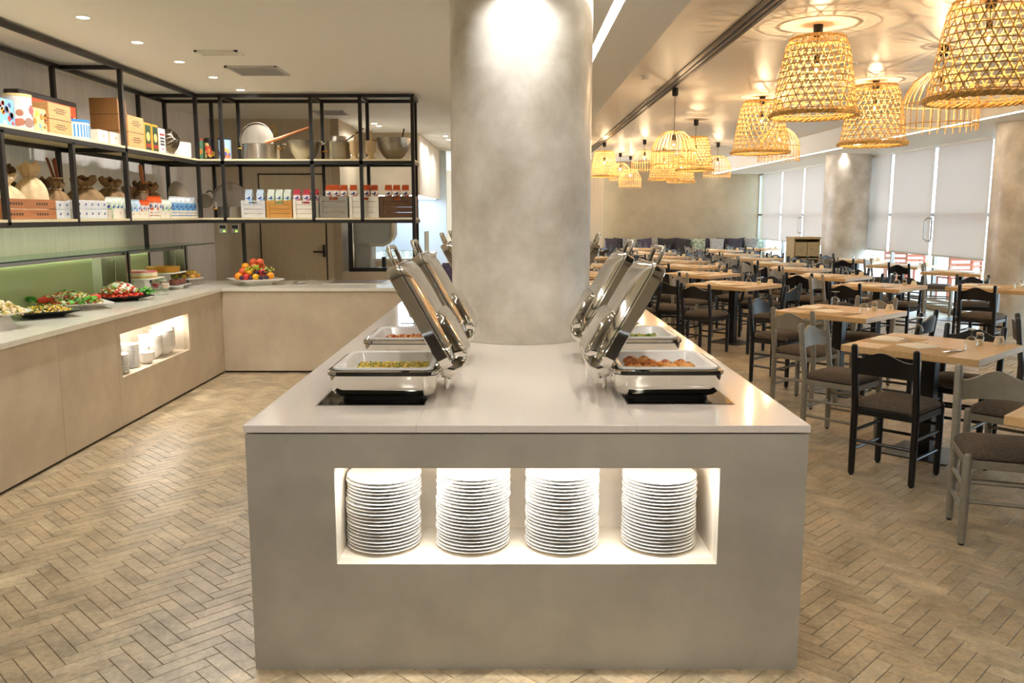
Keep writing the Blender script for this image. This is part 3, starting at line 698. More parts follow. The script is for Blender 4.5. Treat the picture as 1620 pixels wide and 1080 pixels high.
# ------------------------------------------------------------------ glass guard over the left counter
gd = thing('sneeze_guard', 'glass sneeze guard with steel posts standing on the left counter', 'glass guard', (-3.55, 7.75, Z_CT))
B(-.195, -4.4, .425, .27, 1.65, .433).build('glass_shelf', M_GUARD, gd, 0)
B(.268, -4.4, .4245, .2705, 1.65, .4335).build('glass_edge', mat('green_glass_edge', (30, 60, 50), .1), gd, 0)
B(-.025, -4.4, .375, .025, 1.36, .424).build('support_rail', M_STEEL, gd)
for y in (-4.2, 0, 1.38):
    for q in (-.035, .035): B(-.05, y + q - .014, 0, .05, y + q + .014, .424, .003).build('post', M_POST, gd)
    B(-.045, y - .02, .001, .03, y + .02, .40).build('gap_shade', M_GASKET, gd); B(-.17, y - .06, 0, -.055, y - .05, .40).build('side_plate', M_POST, gd)  # black filler carries the shade of the gap between the twin posts
B(-.195, -4.4, .0, -.185, -.2, .36).build('green_panel', M_GGREEN, gd, 0, label='frosted green glass panel'); B(-.195, .1, 0, -.185, .98, .36).build('green_panel', M_GGREEN, gd, 0, label='frosted green glass panel')
B(-.195, -4.4, .3705, -.175, .98, .376).build('panel_light', emis('guard_led', (232, 242, 200), 8), gd, 0, label='thin green-white light strip')
# ------------------------------------------------------------------ things on the shelf
def LYZ(px_, py_, X): return atx(px_, py_, X)
def span(x0, x1, yt, z, X):
    y0, y1 = atx(x0, 300, X)[0], atx(x1, 300, X)[0]
    # columns lean slightly with height: re-read at the shelf height
    for _ in range(3):
        py0 = proj(X, y0, z)[1]; y0 = atx(x0, py0, X)[0]; py1 = proj(X, y1, z)[1]; y1 = atx(x1, py1, X)[0]
    h = atx((x0 + x1) / 2, yt, X)[1] - z
    return y0, y1, h
def bspan(x0, x1, yt, z, Y):
    py = proj(-2.3, Y, z)[1]
    return aty(x0, py, Y)[0], aty(x1, py, Y)[0], aty((x0 + x1) / 2, yt, Y)[1] - z
e = .0006
def patch(mb, col, a, b, c, d, X): mb.col = col; mb.box(X, a, b, X + .0012, c, d)
def plain_box(name, label, cat, x0, x1, yt, z, X, depth, m, marks=0, group=None, rows=1, gap=0):
    y0, y1, h = span(x0, x1, yt, z, X); w = y1 - y0
    t = thing(name, label, cat, (X, y0, z + e), 0, group)
    B(-depth, 0, 0, 0, w, h - e, .004).build('body', m, t)
    for r in range(rows):
        zc = h * (r + .5) / rows; mb = MB()
        for q in range(marks):
            ww = w * (.55 - .16 * abs(q - 1)); mb.box(0, w / 2 - ww / 2, zc + h / rows * (.16 - .13 * q), .0012, w / 2 + ww / 2, zc + h / rows * (.20 - .13 * q))
        if marks: mb.build('printed_mark', M_INK, t, 0)
        if rows > 1 and r: B(-depth, -.0005, h * r / rows - .002, .0008, w + .0005, h * r / rows + .002).build('seam', M_INK, t, 0)
    return t
def tin_flat(name, label, x0, x1, yt, z, X, depth, base, blobs, seed):
    y0, y1, h = span(x0, x1, yt, z, X); w = y1 - y0
    t = thing(name, label, 'tin', (X, y0, z + e)); mb = MB(); mb.col = base
    mb.box(-depth, 0, 0, 0, w, h, .008); mb.build('body', M_COLR, t)
    rn = random.Random(seed); mb = MB()
    for c in blobs:
        for _ in range(3):
            a, b = rn.uniform(.1, .9) * w, rn.uniform(.1, .85) * h; s = rn.uniform(.06, .14) * h
            mb.col = c; mb.M = Matrix.Translation((.0012, a, b)) @ Matrix.Rotation(R(90), 4, 'Y'); mb.lathe([(s, 0), (s * .9, .0009)], 10)
    mb.M = Matrix(); mb.build('picture', M_COLR, t, 0)
    return t
def tin_round(name, label, xc, yc, r, h, z, base, lid, bands, seed, group=None):
    t = thing(name, label, 'tin', (xc, yc, z + e), 0, group); mb = MB(); mb.col = base; mb.lathe([(r, 0), (r, h)], 28); mb.build('body', M_COLR, t)
    mb = MB(); mb.col = lid; mb.lathe([(r * 1.03, h - .012), (r * 1.03, h + .004), (r * .96, h + .006)], 28); mb.build('lid', M_COLR, t)
    rn = random.Random(seed); mb = MB()
    for c in bands:
        for _ in range(4):
            a = rn.uniform(-1.6, 1.2) if yc < 8.9 else rn.uniform(-2.8, -.4); zz = rn.uniform(.15, .75) * h; s = rn.uniform(.08, .16) * h
            mb.col = c; mb.M = Matrix.Rotation(a, 4, 'Z') @ Matrix.Translation((r * .985, 0, zz)) @ Matrix.Rotation(R(90), 4, 'Y'); mb.lathe([(s, 0), (s * .85, r * .03)], 10)
    mb.M = Matrix(); mb.build('print', M_COLR, t, 0)
    return t
XF = -3.33
# upper left shelf
tin_flat('picture_tin', 'pale blue picture tin standing at the end of the top shelf', 0, 26, 157, Z_S2, XF - .03, .07, (120, 176, 214), [(206, 120, 90), (224, 160, 70), (236, 236, 236), (60, 80, 130), (190, 60, 60)], 3)
y0, y1, h = span(32, 54, 152, Z_S2, XF); tin_round('round_tin', 'tall white round tin with a brown and red print', XF - .05, (y0 + y1) / 2, (y1 - y0) / 2, h, Z_S2, (214, 206, 202), (216, 190, 130), [(170, 110, 80), (200, 90, 90), (150, 120, 110)], 4)
tin_flat('picture_tin', 'small yellow and blue picture tin beside the white round tin', 54, 76, 172, Z_S2, XF - .01, .08, (214, 186, 130), [(200, 130, 50), (130, 160, 190), (226, 200, 70), (150, 90, 50)], 5)
y0, y1, h = span(36, 126, 153, Z_S2, XF - .24); t = thing('large_tin', 'large dark tin with a red and cream print behind the wine boxes', 'tin', (XF - .24, y0, Z_S2 + e)); w = y1 - y0
mb = MB(); mb.col = (40, 28, 24); mb.box(-.12, 0, 0, 0, w, h, .008); mb.build('body', M_COLR, t)
mb = MB(); patch(mb, (196, 84, 36), w * .03, h * .10, w * .97, h * .88, .0); patch(mb, (228, 214, 170), w * .05, h * .14, w * .95, h * .62, .0013); mb.build('print', M_COLR, t, 0)
mb = MB(); mb.col = (150, 30, 30); mb.M = Matrix.Translation((.0028, w * .86, h * .47)) @ Matrix.Rotation(R(90), 4, 'Y'); mb.lathe([(h * .18, 0), (h * .17, .001)], 20); mb.M = Matrix(); mb.build('red_emblem', M_COLR, t, 0)
plain_box('wine_box', 'pair of printed pine wine boxes stacked beside the picture tins', 'box', 80, 115, 166, Z_S2, XF, .20, M_WINE, 3, None, 2)
y0, y1, h = span(115, 140, 192, Z_S2, XF); t = tin_round('round_tin', 'blue and white striped round tin with a bright blue lid', XF - .06, (y0 + y1) / 2, (y1 - y0) / 2, h, Z_S2, (226, 224, 206), (40, 130, 206), [], 6)
mb = MB(); mb.col = (60, 140, 200); rr = (y1 - y0) / 2
for k in range(14):
    a = R(-80 + 12 * k); mb.M = Matrix.Rotation(a, 4, 'Z'); mb.box(rr * .99, -.006, h * .1, rr * 1.012, .006, h * .78)
mb.M = Matrix(); mb.build('stripes', M_COLR, t, 0)
def heart(t, w, zc, s=.018, m=M_CRATEO):
    mb = MB(); mb.M = Matrix.Translation((.0006, w / 2, zc)) @ Matrix(((0, 0, 1, 0), (1, 0, 0, 0), (0, 1, 0, 0), (0, 0, 0, 1)))
    P = []
    for k in range(16):
        a = 2 * math.pi * k / 16; P.append((s * .06 * 16 * math.sin(a) ** 3 * .6, s * .06 * (13 * math.cos(a) - 5 * math.cos(2 * a) - 2 * math.cos(3 * a) - math.cos(4 * a)) * .6))
    mb.prism(list(reversed(P)), 0, .001); mb.M = Matrix(); mb.build('heart_cutout', m, t, 0)
for k, (a, b, yt) in enumerate(((157, 172, 206), (176, 192, 210))):
    t = plain_box('heart_box', ['small white wooden box with a heart cutout beside the striped tin', 'small white wooden box with a heart cutout next to the steel post'][k], 'box', a, b, yt, Z_S2, XF + .02, .16, M_CRATEW); y0, y1, h = span(a, b, yt, Z_S2, XF + .02); heart(t, y1 - y0, h * .55, .02)
plain_box('wine_box', 'tall stack of aged pine wine boxes behind the steel post', 'box', 190, 204, 158, Z_S2, XF - .01, .24, M_WINED, 3, None, 3)
plain_box('wine_box', 'pair of printed pine wine boxes beside the green tins', 'box', 205, 230, 185, Z_S2, XF, .14, M_WINE, 3, None, 2)
for k, (a, b, yt) in enumerate(((230, 241, 195), (242, 252, 198))):
    y0, y1, h = span(a, b, yt, Z_S2, XF); w = y1 - y0
    t = thing('tea_tin', ['dark green and gold square tin next to the pine box', 'dark green and gold square tin next to the white tin'][k], 'tin', (XF, y0, Z_S2 + e)); mb = MB(); mb.col = (206, 150, 40); mb.box(-.08, 0, 0, 0, w, h, .003); mb.build('body', M_COLR, t)
    mb = MB(); patch(mb, (34, 66, 44), w * .14, h * .06, w * .9, h * .92, 0); mb.col = (200, 176, 110); mb.M = Matrix.Translation((.0014, w * .52, h * .52)) @ Matrix.Rotation(R(90), 4, 'Y'); mb.lathe([(w * .28, 0), (w * .26, .001)], 14); mb.M = Matrix(); patch(mb, (150, 50, 40), w * .2, h * .14, w * .85, h * .28, .0013); mb.build('print', M_COLR, t, 0)
y0, y1, h = span(253, 263, 204, Z_S2, XF); w = y1 - y0; t = thing('square_tin', 'narrow white square tin with red and black lettering marks', 'tin', (XF, y0, Z_S2 + e)); mb = MB(); mb.col = (214, 210, 204); mb.box(-.08, 0, 0, 0, w, h, .003); mb.build('body', M_COLR, t)
mb = MB(); patch(mb, (190, 60, 60), w * .15, h * .72, w * .85, h * .8, 0)
for q in range(3): patch(mb, (60, 56, 60), w * .18, h * (.34 + .12 * q), w * .82, h * (.41 + .12 * q), 0)
patch(mb, (190, 60, 60), w * .4, h * .16, w * .6, h * .22, 0); mb.build('print', M_COLR, t, 0)
y0, y1, h = span(262, 284, 207, Z_S2, XF); t = thing('cake_mould', 'dark fluted metal cake mould leaning on the top shelf', 'mould', (XF - .06, (y0 + y1) / 2, Z_S2 + .012)); mb = MB(); R_ = h / 2 * 1.02
def flute(u, v):
    a = 2 * math.pi * u; rr = R_ * (.35 + .65 * v) * (1 + .07 * math.cos(10 * a + 4 * v)); return (rr * math.cos(a), rr * math.sin(a), .12 * (1 - v ** 2.2))
mb.M = Matrix.Translation((0, 0, R_ * 1.0)) @ Matrix.Rotation(R(62), 4, 'Y') @ Matrix.Rotation(R(12), 4, 'X'); mb.grid(flute, 60, 8); mb.build('shell', M_ALUD, t, 50)
y0, y1, h = span(282, 299, 225, Z_S2, XF); t = thing('enamel_pot', 'white enamel cylinder pot beside the cake mould', 'pot', (XF - .07, (y0 + y1) / 2, Z_S2 + e)); MB().lathe([((y1 - y0) / 2, 0), ((y1 - y0) / 2, h), ((y1 - y0) / 2 - .004, h), ((y1 - y0) / 2 - .004, .005)], 28).build('wall', M_PORC, t); MB().lathe([((y1 - y0) / 2 + .004, h - .006), ((y1 - y0) / 2 + .004, h)], 28, cap0=False, cap1=False).build('rim', M_STEEL, t)

# upper back shelf
YF = SHY + .06
def bround(name, label, a, b, yt, base, lid, blobs, seed):
    x0, x1, h = bspan(a, b, yt, Z_S2, YF); return tin_round(name, label, (x0 + x1) / 2, YF + (x1 - x0) / 2, (x1 - x0) / 2, h, Z_S2, base, lid, blobs, seed)
bround('round_tin', 'green and cream round tin in the shelf corner', 309, 322, 220, (70, 110, 80), (150, 50, 40), [(226, 210, 160), (190, 130, 60)], 7)
bround('round_tin', 'black and gold round tin in the shelf corner', 323, 337, 219, (26, 22, 20), (30, 24, 20), [(200, 160, 60), (220, 200, 140), (180, 60, 40)], 8)
bround('round_tin', 'pale blue round tin with an orange floral print', 343, 363, 219, (150, 184, 214), (36, 40, 60), [(214, 110, 60), (226, 160, 90), (70, 90, 160)], 9)
def loop_handle(x, z, sx, y=0, r=.006, m=None, up=0):
    return MB().tube([(x, y - .045, z), (x + sx * .03, y - .05, z + up), (x + sx * .05, y - .03, z + up * 1.3), (x + sx * .055, y, z + up * 1.4), (x + sx * .05, y + .03, z + up * 1.3), (x + sx * .03, y + .05, z + up), (x, y + .045, z)], r, 7)
def pot(name, label, a, b, yt, z, Y, prof, m=M_ALU, handles=M_BRASS, hz=.75, hs_=1):
    x0, x1, h = bspan(a, b, yt, z, Y); r = (x1 - x0) / 2; t = thing(name, label, 'pot', ((x0 + x1) / 2, Y + min(r, .195) + .02, z + e))
    r = min(r, .195)
    MB().lathe([(p * r, q * h) for p, q in prof], 40).build('wall', m, t, 50)
    if handles:
        for s in (-1, 1): loop_handle(s * r * .97, h * hz, s, 0, .007).build('handle', handles, t)
    return t, r, h
STR = [(.96, 0), (1, .03), (1, .96), (1.03, .98), (1.03, 1), (.97, 1), (.96, .5), (.95, .06)]
pot('shallow_pot', 'wide aluminium pot with brass handles under the leaning pan', 374, 434, 226, Z_S2, YF - .02, STR)
def upright(name, label, a, b, yt, yb, Y, hm, ha, tilt=3, z=None):
    xc = aty((a + b) / 2, 250, Y)[0]; r = (aty(b, 250, Y)[0] - aty(a, 250, Y)[0]) / 2
    zt = aty((a + b) / 2, yt, Y)[1]; t = thing(name, label, 'pan', (xc, Y, zt - r)); mb = MB()
    mb.M = Matrix.Rotation(R(90 - tilt), 4, 'X'); mb.lathe([(.001, -.05), (r * .94, -.05), (r * .97, -.04), (r, 0), (r * .97, 0), (r * .93, -.038), (.001, -.042)], 44, cap0=False, cap1=False); mb.build('dish', M_ALU, t, 50)
    if ha is not None:
        hb = loop_handle(r * .98, 0, 1, 0, .007, None); hb.v = [tuple(Matrix.Rotation(R(ha), 4, 'Y') @ Matrix.Rotation(R(90), 4, 'X') @ Vector(v)) for v in hb.v]; hb.build('handle', hm, t)
    return t
upright('leaning_pan', 'round aluminium pan standing on edge behind the wide pot', 380, 434, 193, 0, SHY + .36, M_BRASS, -28)
t, r, h = pot('colander_pot', 'footed aluminium basin with two handles beside the wooden spoon', 446, 503, 221, Z_S2, YF - .03, [(.45, 0), (.5, .02), (.52, .06), (.85, .45), (.98, .85), (1.04, .97), (1.04, 1), (.97, 1), (.9, .7), (.5, .1)], M_ALU, M_ALU, .85)
t = thing('wooden_paddle', 'long wooden cooking paddle resting across the pot and basin', 'paddle', (aty(420, 226, 9.12)[0], 9.12, aty(420, 226, 9.12)[1] + .004))
xa, za = aty(492, 201, 9.12); MB().tube([(0, 0, 0), (.15, 0, .045), ((xa - t.location.x) * .6, 0, (za - t.location.z) * .6), (xa - t.location.x, 0, za - t.location.z)], [.022, .018, .014, .013], 8).build('shaft', M_SPOON, t)
t, r, h = pot('lidded_pot', 'hammered aluminium pot with a lid and an upturned pan on top', 514, 551, 224, Z_S2, YF, STR, M_ALU, M_BRASS, .5); MB().lathe([(r * 1.04, h), (r * 1.04, h + .012), (r * .7, h + .02), (r * .68, h + .06), (r * .6, h + .065)], 36).build('upturned_pan', M_ALU, t, 50)
hx, hz_ = aty(575, 203, 9.06); MB().cyl((r * .6, -.02, h + .012), (hx - t.location.x, 9.06 - t.location.y, hz_ - t.location.z), .007, n=8).build('pan_handle', M_BLK, t)
for k, (a, b) in enumerate(((552, 568), (577, 593))):
    x0, x1, h = bspan(a, b, 222, Z_S2, YF); r = (x1 - x0) / 2; t = thing('mortar', ['pale wooden mortar and pestle beside the lidded pot', 'pale wooden mortar and pestle beside the perforated bowl'][k], 'mortar', ((x0 + x1) / 2, YF + r, Z_S2 + e))
    MB().lathe([(r * .9, 0), (r * .95, h * .06), (r * .55, h * .2), (r * .6, h * .28), (r * .95, h * .42), (r, h * .6), (r * .96, h), (r * .8, h), (r * .7, h * .6)], 24).build('cup', M_MORT, t, 40); MB().tube([(0, 0, h * .62), (.008, 0, h * 1.1), (.012, 0, h * 1.5)], [.016, .012, .015], 8).build('pestle', M_MORT, t)
t, r, h = pot('perforated_bowl', 'large hammered metal bowl holding a black ladle', 592, 646, 216, Z_S2, YF - .03, [(.35, 0), (.42, .02), (.4, .05), (.62, .18), (.88, .5), (.98, .85), (1, 1), (.96, 1), (.84, .5), (.4, .1)], M_ALU, None)
loop_handle(-r * .9, h * .9, -1, 0, .006).build('handle', M_BRASS, t); MB().cyl((r * .35, 0, h * .4), (r * .66, -.02, h * 1.42), .008, n=8).build('ladle_handle', M_BLK, t)

# milk cartons
def carton_meshes(key, body, band, logo, roof):
    w, d, h = .075, .075, .15; mb = MB(); mb.col = body; mb.box(-w / 2, -d / 2, 0, w / 2, d / 2, h); bm_ = mb.mesh('carton_body', M_COLR, 0)
    mb = MB(); mb.col = roof; hw = w / 2
    mb.add([(-hw, -hw, h), (hw, -hw, h), (hw, hw, h), (-hw, hw, h), (-hw, 0, h + .035), (hw, 0, h + .035), (-hw, -.002, h + .05), (hw, -.002, h + .05), (hw, .002, h + .05), (-hw, .002, h + .05)],
           [(0, 1, 5, 4), (2, 3, 4, 5), (1, 2, 5), (3, 0, 4), (4, 5, 7, 6), (5, 4, 9, 8), (6, 7, 8, 9)]); rm = mb.mesh('carton_gable', M_COLR, 0)
    mb = MB(); mb.col = band
    for s in (-1, 1):
        mb.add([(-hw + .002, s * (hw + .0006), .004), (hw - .002, s * (hw + .0006), .004), (hw - .002, s * (hw + .0006), .098), (-hw + .002, s * (hw + .0006), .066)], [(0, 1, 2, 3) if s < 0 else (3, 2, 1, 0)])
        mb.box(s * (hw + .0002), -hw + .002, .004, s * (hw + .001), hw - .002, .03)
    mb.col = roof; mb.box(-hw - .0007, -hw - .0007, .138, hw + .0007, hw + .0007, .1495)
    bd = mb.mesh('carton_band', M_COLR, 0)
    mb = MB(); mb.col = logo
    for s in (-1,):
        P = [(x * 1.1, z + .024) for x, z in [(-.026, .078), (-.004, .083), (.006, .098), (.016, .106), (.014, .09), (.027, .078), (.01, .074), (.006, .052), (-.002, .07), (-.018, .068)]]
        mb.add([(x, -hw - .0010, z) for x, z in P] + [(x, -hw - .0004, z) for x, z in P], [tuple(range(10))])
        mb.add([(hw + .0012, x, z) for x, z in P], [tuple(range(10))])
    lg = mb.mesh('carton_emblem', M_COLR, 0)
    return bm_, rm, bd, lg
CART = dict(blue=carton_meshes('b', (214, 228, 240), (120, 180, 226), (50, 80, 160), (200, 222, 240)), green=carton_meshes('g', (224, 236, 220), (150, 200, 140), (40, 70, 150), (232, 240, 228)),
            red=carton_meshes('r', (234, 222, 222), (200, 60, 76), (40, 50, 130), (204, 70, 84)), orange=carton_meshes('o', (236, 226, 214), (206, 96, 40), (30, 40, 110), (196, 86, 36)),
            skyblue=carton_meshes('s', (130, 184, 226), (90, 150, 210), (40, 80, 160), (226, 234, 240)), white=carton_meshes('w', (234, 234, 230), (224, 226, 228), (60, 80, 150), (240, 240, 236)), orangew=carton_meshes('ow', (232, 226, 220), (224, 120, 60), (60, 80, 150), (222, 92, 40)))
def carton(kind, x, y, z, rz, label, group, s=1):
    t = thing('milk_carton', label, 'carton', (x, y, z), rz, group); t.scale = (s, s, s)
    for nm, me in zip(('body', 'gable', 'band', 'emblem'), CART[kind]): put(nm, me, t)
    return t
def crate(name, label, a, b, yt, z, Y, m, depth=.24, boards=4, hole=True):
    x0, x1, h = bspan(a, b, yt, z, Y); w = x1 - x0 - .006; t = thing(name, label, 'crate', ((x0 + x1) / 2, Y, z + e)); th = .012
    for k in range(boards):
        z0, z1 = h * k / boards + .002, h * (k + 1) / boards - .002
        if k == boards - 1 and hole:
            B(-w / 2, 0, z0, -.045, th, z1).build('board', m, t); B(.045, 0, z0, w / 2, th, z1).build('board', m, t); B(-.045, 0, z0, .045, th, z0 + (z1 - z0) * .25).build('board', m, t); B(-.045, 0, z1 - (z1 - z0) * .25, .045, th, z1).build('board', m, t)
        else: B(-w / 2, 0, z0, w / 2, th, z1).build('board', m, t)
        B(-w / 2, depth - th, z0, w / 2, depth, z1).build('board', m, t)
        for s in (-1, 1): B(s * (w / 2 - th), th, z0, s * w / 2, depth - th, z1).build('board', m, t)
    for s in (-1, 1): B(s * w / 2, -.007, 0, s * (w / 2 - .03), -.0003, h).build('corner_batten', m, t)
    B(-w / 2 + th, th, h - .09, w / 2 - th, depth - th, h - .076).build('false_bottom', m, t)
    return t, h
YC = SHY + .055
CR = [('pale grey slatted crate of blue milk cartons', 382, 421, 317, M_CRATEL, 'blue', (395, 413)), ('honey coloured crate of green milk cartons', 422, 463, 317, M_CRATEO, 'green', (430, 443, 456)),
      ('white crate of red milk cartons', 464, 505, 317, M_CRATEW, 'red', (471, 486, 500)), ('weathered grey crate of orange milk cartons', 506, 551, 310, M_CRATEG, 'orange', (522, 533, 545)),
      ('whitewashed crate of orange milk cartons', 553, 600, 310, M_CRATEW, 'orange', (560, 581, 593)), ('dark walnut crate of orange milk cartons', 601, 657, 310, M_CRATED, 'orange', (615, 628, 642))]
for lb, a, b, yt, m, kind, cs in CR:
    t, h = crate('wooden_crate', lb, a, b, yt, Z_S1, YC, m)
    for c in cs:
        x = aty(c, 312, YC + .07)[0]
        carton(kind, x, YC + .06, Z_S1 + h - .073, 0, 'carton with a blue emblem standing in the ' + lb.replace(' milk cartons', ' ones'), 'cartons in the ' + lb.split(' of')[0], .95)
# pans on the lower corner
upright('leaning_pan', 'big round pan standing on edge behind the low pot in the corner', 333, 388, 287, 0, SHY + .30, M_BRASS, None)
pot('shallow_pot', 'low aluminium pot with brass handles in front of the big pan', 337, 384, 327, Z_S1, YF - .02, STR, M_ALU, M_BRASS, .8)
upright('leaning_pan', 'smaller pan with dark handles standing on edge in the corner', 308, 331, 306, 0, SHY + .36, M_BLK, -40)

# lower left shelf
def sack(label, xpx, ytop, w, X, m, z=Z_S1, seed=0, lean=0, tagc=None, yscale=1):
    h = None; yy = atx(xpx, 340, X)[0]; h = atx(xpx, ytop, X)[1] - z; rn = random.Random(seed)
    t = thing('drawstring_sack', label, 'sack', (X, yy, z + e))
    prof = [(.78, 0), (.98, .04), (1.06, .18), (1.04, .34), (.95, .48), (.78, .60), (.56, .69), (.36, .745), (.31, .765), (.36, .79), (.52, .86), (.62, .95), (.56, 1.0), (.3, .93)]
    ph = [rn.uniform(0, 6) for _ in range(4)]
    def fn(u, v):
        k = v * (len(prof) - 1); i = min(int(k), len(prof) - 2); f = k - i
        r = prof[i][0] * (1 - f) + prof[i + 1][0] * f; zz = prof[i][1] * (1 - f) + prof[i + 1][1] * f; a = 2 * math.pi * u
        fold = .02 + .15 * max(0, min(1, (zz - .3) / .4)); r *= 1 + fold * math.sin(8 * a + ph[0] + 2 * zz) + .05 * math.sin(3 * a + ph[1]) * (1 - zz)
        return (r * w / 2 * math.cos(a) * .9, r * w / 2 * math.sin(a) + lean * zz * h, zz * h + .012 * math.sin(5 * a + ph[2]) * max(0, zz - .75) * 4 - .02 * math.cos(a + ph[3]) * zz * zz)
    mb = MB(); mb.grid(fn, 40, 30); mb.build('cloth', m, t, 60)
    MB().tube([(.165 * w * math.cos(a) , .175 * w * math.sin(a) + lean * .69 * h, .765 * h) for a in [2 * math.pi * k / 14 for k in range(14)]], .005, 6, True).build('drawstring', M_LINEN, t)
    if tagc: B(.03, -.03 + lean * .8 * h, h * .78, .034, .03 + lean * .8 * h, h * .86).build('name_tag', M_BLK, t, label='small black slate tag')
    return t
sack('cream linen sack half hidden by the shelf post', 8, 278, .28, -3.52, M_LINEN, Z_S1 + .004, 1)
sack('dark burlap sack slumped behind the cream sacks', 14, 262, .22, -3.66, M_BURLAPD, Z_S1, 2)
sack('tall cream linen sack tied with string in the printed crate', 52, 261, .24, -3.50, M_LINEN, Z_S1 + .004, 3)
sack('brown burlap sack behind the end of the printed crate', 73, 284, .17, -3.62, M_BURLAP, Z_S1, 4, 0, True)
sack('small burlap sack with a slate tag near the stick bundle', 93, 285, .20, -3.52, M_BURLAP, Z_S1, 5, 0, True)
sack('wide burlap sack behind the stacked white cartons', 136, 281, .34, -3.56, M_BURLAP, Z_S1, 6, 0, True)
sack('burlap sack with a ruffled neck beside the second post', 178, 283, .30, -3.56, M_BURLAP, Z_S1, 7)
sack('burlap sack slumped behind the orange cartons', 207, 297, .22, -3.6, M_BURLAP, Z_S1, 8)
sack('small burlap sack in front of the rolling pin', 225, 290, .22, -3.52, M_BURLAPD, Z_S1, 9)
sack('burlap sack tipped open beside the rolling pin', 245, 291, .24, -3.58, M_BURLAP, Z_S1, 10, -.2, True)
# printed plank crate
y0, y1, h = span(9, 90, 314, Z_S1, XF + .02); t = thing('plank_crate', 'brown plank crate with stencilled marks holding linen sacks', 'crate', (XF + .02, y0, Z_S1 + e)); w = y1 - y0
for k in range(2):
    z0, z1 = h * .5 * k + .002, h * .5 * (k + 1) - .004; p = B(-.014, 0, z0, 0, w, z1, .002).build('plank', M_CRATEB, t); mb = MB()
    for q in (.22, .72):
        mb = MB()
        for s in range(5): mb.box(0, w * (q - .12 + .05 * s), z0 + (z1 - z0) * .38, .0008, w * (q - .12 + .05 * s) + w * .03, z0 + (z1 - z0) * .62)
        mb.build('stencil', M_INK, p, 0)
for s in (0, w - .02): B(-.04, s, 0, -.0145, s + .02, h - .004).build('corner_block', M_CRATEB, t)
# sticks
t = thing('stick_bundle', 'bundle of red-brown sticks tied with string against the wall', 'sticks', (-3.66, atx(95, 320, -3.66)[0], Z_S1 + .03)); hh = atx(88, 250, -3.66)[1] - Z_S1 - .03
for k in range(11):
    a = random.uniform(0, 6); q = random.uniform(0, .045); mb = MB(); mb.tube([(q * math.cos(a), q * math.sin(a) + .06, 0), (q * .6 * math.cos(a), q * .6 * math.sin(a), hh * .6), (q * 1.3 * math.cos(a), q * 1.3 * math.sin(a) - .04, hh * random.uniform(.95, 1.0))], .010, 6); mb.build('stick', M_CINN, t)
MB().tube([(.042 * math.cos(a), .042 * math.sin(a), hh * .65) for a in [2 * math.pi * k / 12 for k in range(12)]], .006, 6, True).build('string_tie', M_LINEN, t)
t = thing('rolling_pin', 'long wooden rolling pin standing among the burlap sacks', 'rolling pin', (-3.60, atx(231, 335, -3.60)[0], Z_S1 + .004)); hh = atx(222, 260, -3.60)[1] - Z_S1
mb = MB(); mb.M = Matrix.Rotation(R(7), 4, 'X'); mb.lathe([(.018, 0), (.02, .04), (.045, .06), (.045, hh * .66), (.03, hh * .69), (.016, hh * .70), (.02, hh * .85), (.016, hh * .98), (.006, hh)], 18); mb.build('wood', M_SPOON, t, 40)
upright_t = thing('oval_tray', 'large oval aluminium tray standing behind the blue cartons', 'tray', (-3.62, atx(287, 330, -3.62)[0], Z_S1 + .20)); mb = MB()
mb.M = Matrix.Rotation(R(90), 4, 'Z') @ Matrix.Rotation(R(78), 4, 'X') @ Matrix.Diagonal((1.25, .85, 1, 1)); mb.lathe([(.001, -.03), (.20, -.03), (.235, 0), (.225, .0), (.195, -.025), (.001, -.025)], 40, cap0=False, cap1=False); mb.build('dish', M_ALU, upright_t, 50)
# white printed packs
def packs(a, b, ytop, cols, rows, kind, label, group, X=XF + .02):
    y0, y1, h = span(a, b, ytop, Z_S1, X); w = (y1 - y0) / cols; hh = h / rows
    for r in range(rows):
        for c in range(cols):
            t = thing('milk_pack', label, 'carton', (X, y0 + w * c, Z_S1 + e + r * hh), 0, group); mb = MB(); mb.col = (206, 208, 210); mb.box(-.07, .001, 0, 0, w - .001, hh - .001, .004); mb.build('body', M_COLR, t)
            mb = MB(); mb.col = (50, 70, 140); mb.add([(.0008, w * p, hh * q) for p, q in ((.35, .45), (.55, .40), (.68, .72), (.58, .62), (.5, .74))], [(0, 1, 2, 3, 4)]); mb.col = (170, 196, 220); mb.box(0, w * .2, hh * .12, .0006, w * .8, hh * .2); mb.build('print', M_COLR, t, 0)
packs(91, 113, 318, 2, 2, 0, 'white milk pack stacked beside the plank crate', 'packs beside the plank crate')
packs(122, 171, 317, 5, 2, 0, 'white milk pack in the double row before the wide sack', 'packs before the wide sack')
def lrow(pxs, kind, zz, label, group, X=XF - .05, s=1.0):
    for p in pxs:
        yy = atx(p, 330, X)[0]; carton(kind, X, yy, Z_S1 + zz, R(90) if False else 0, label, group, s)
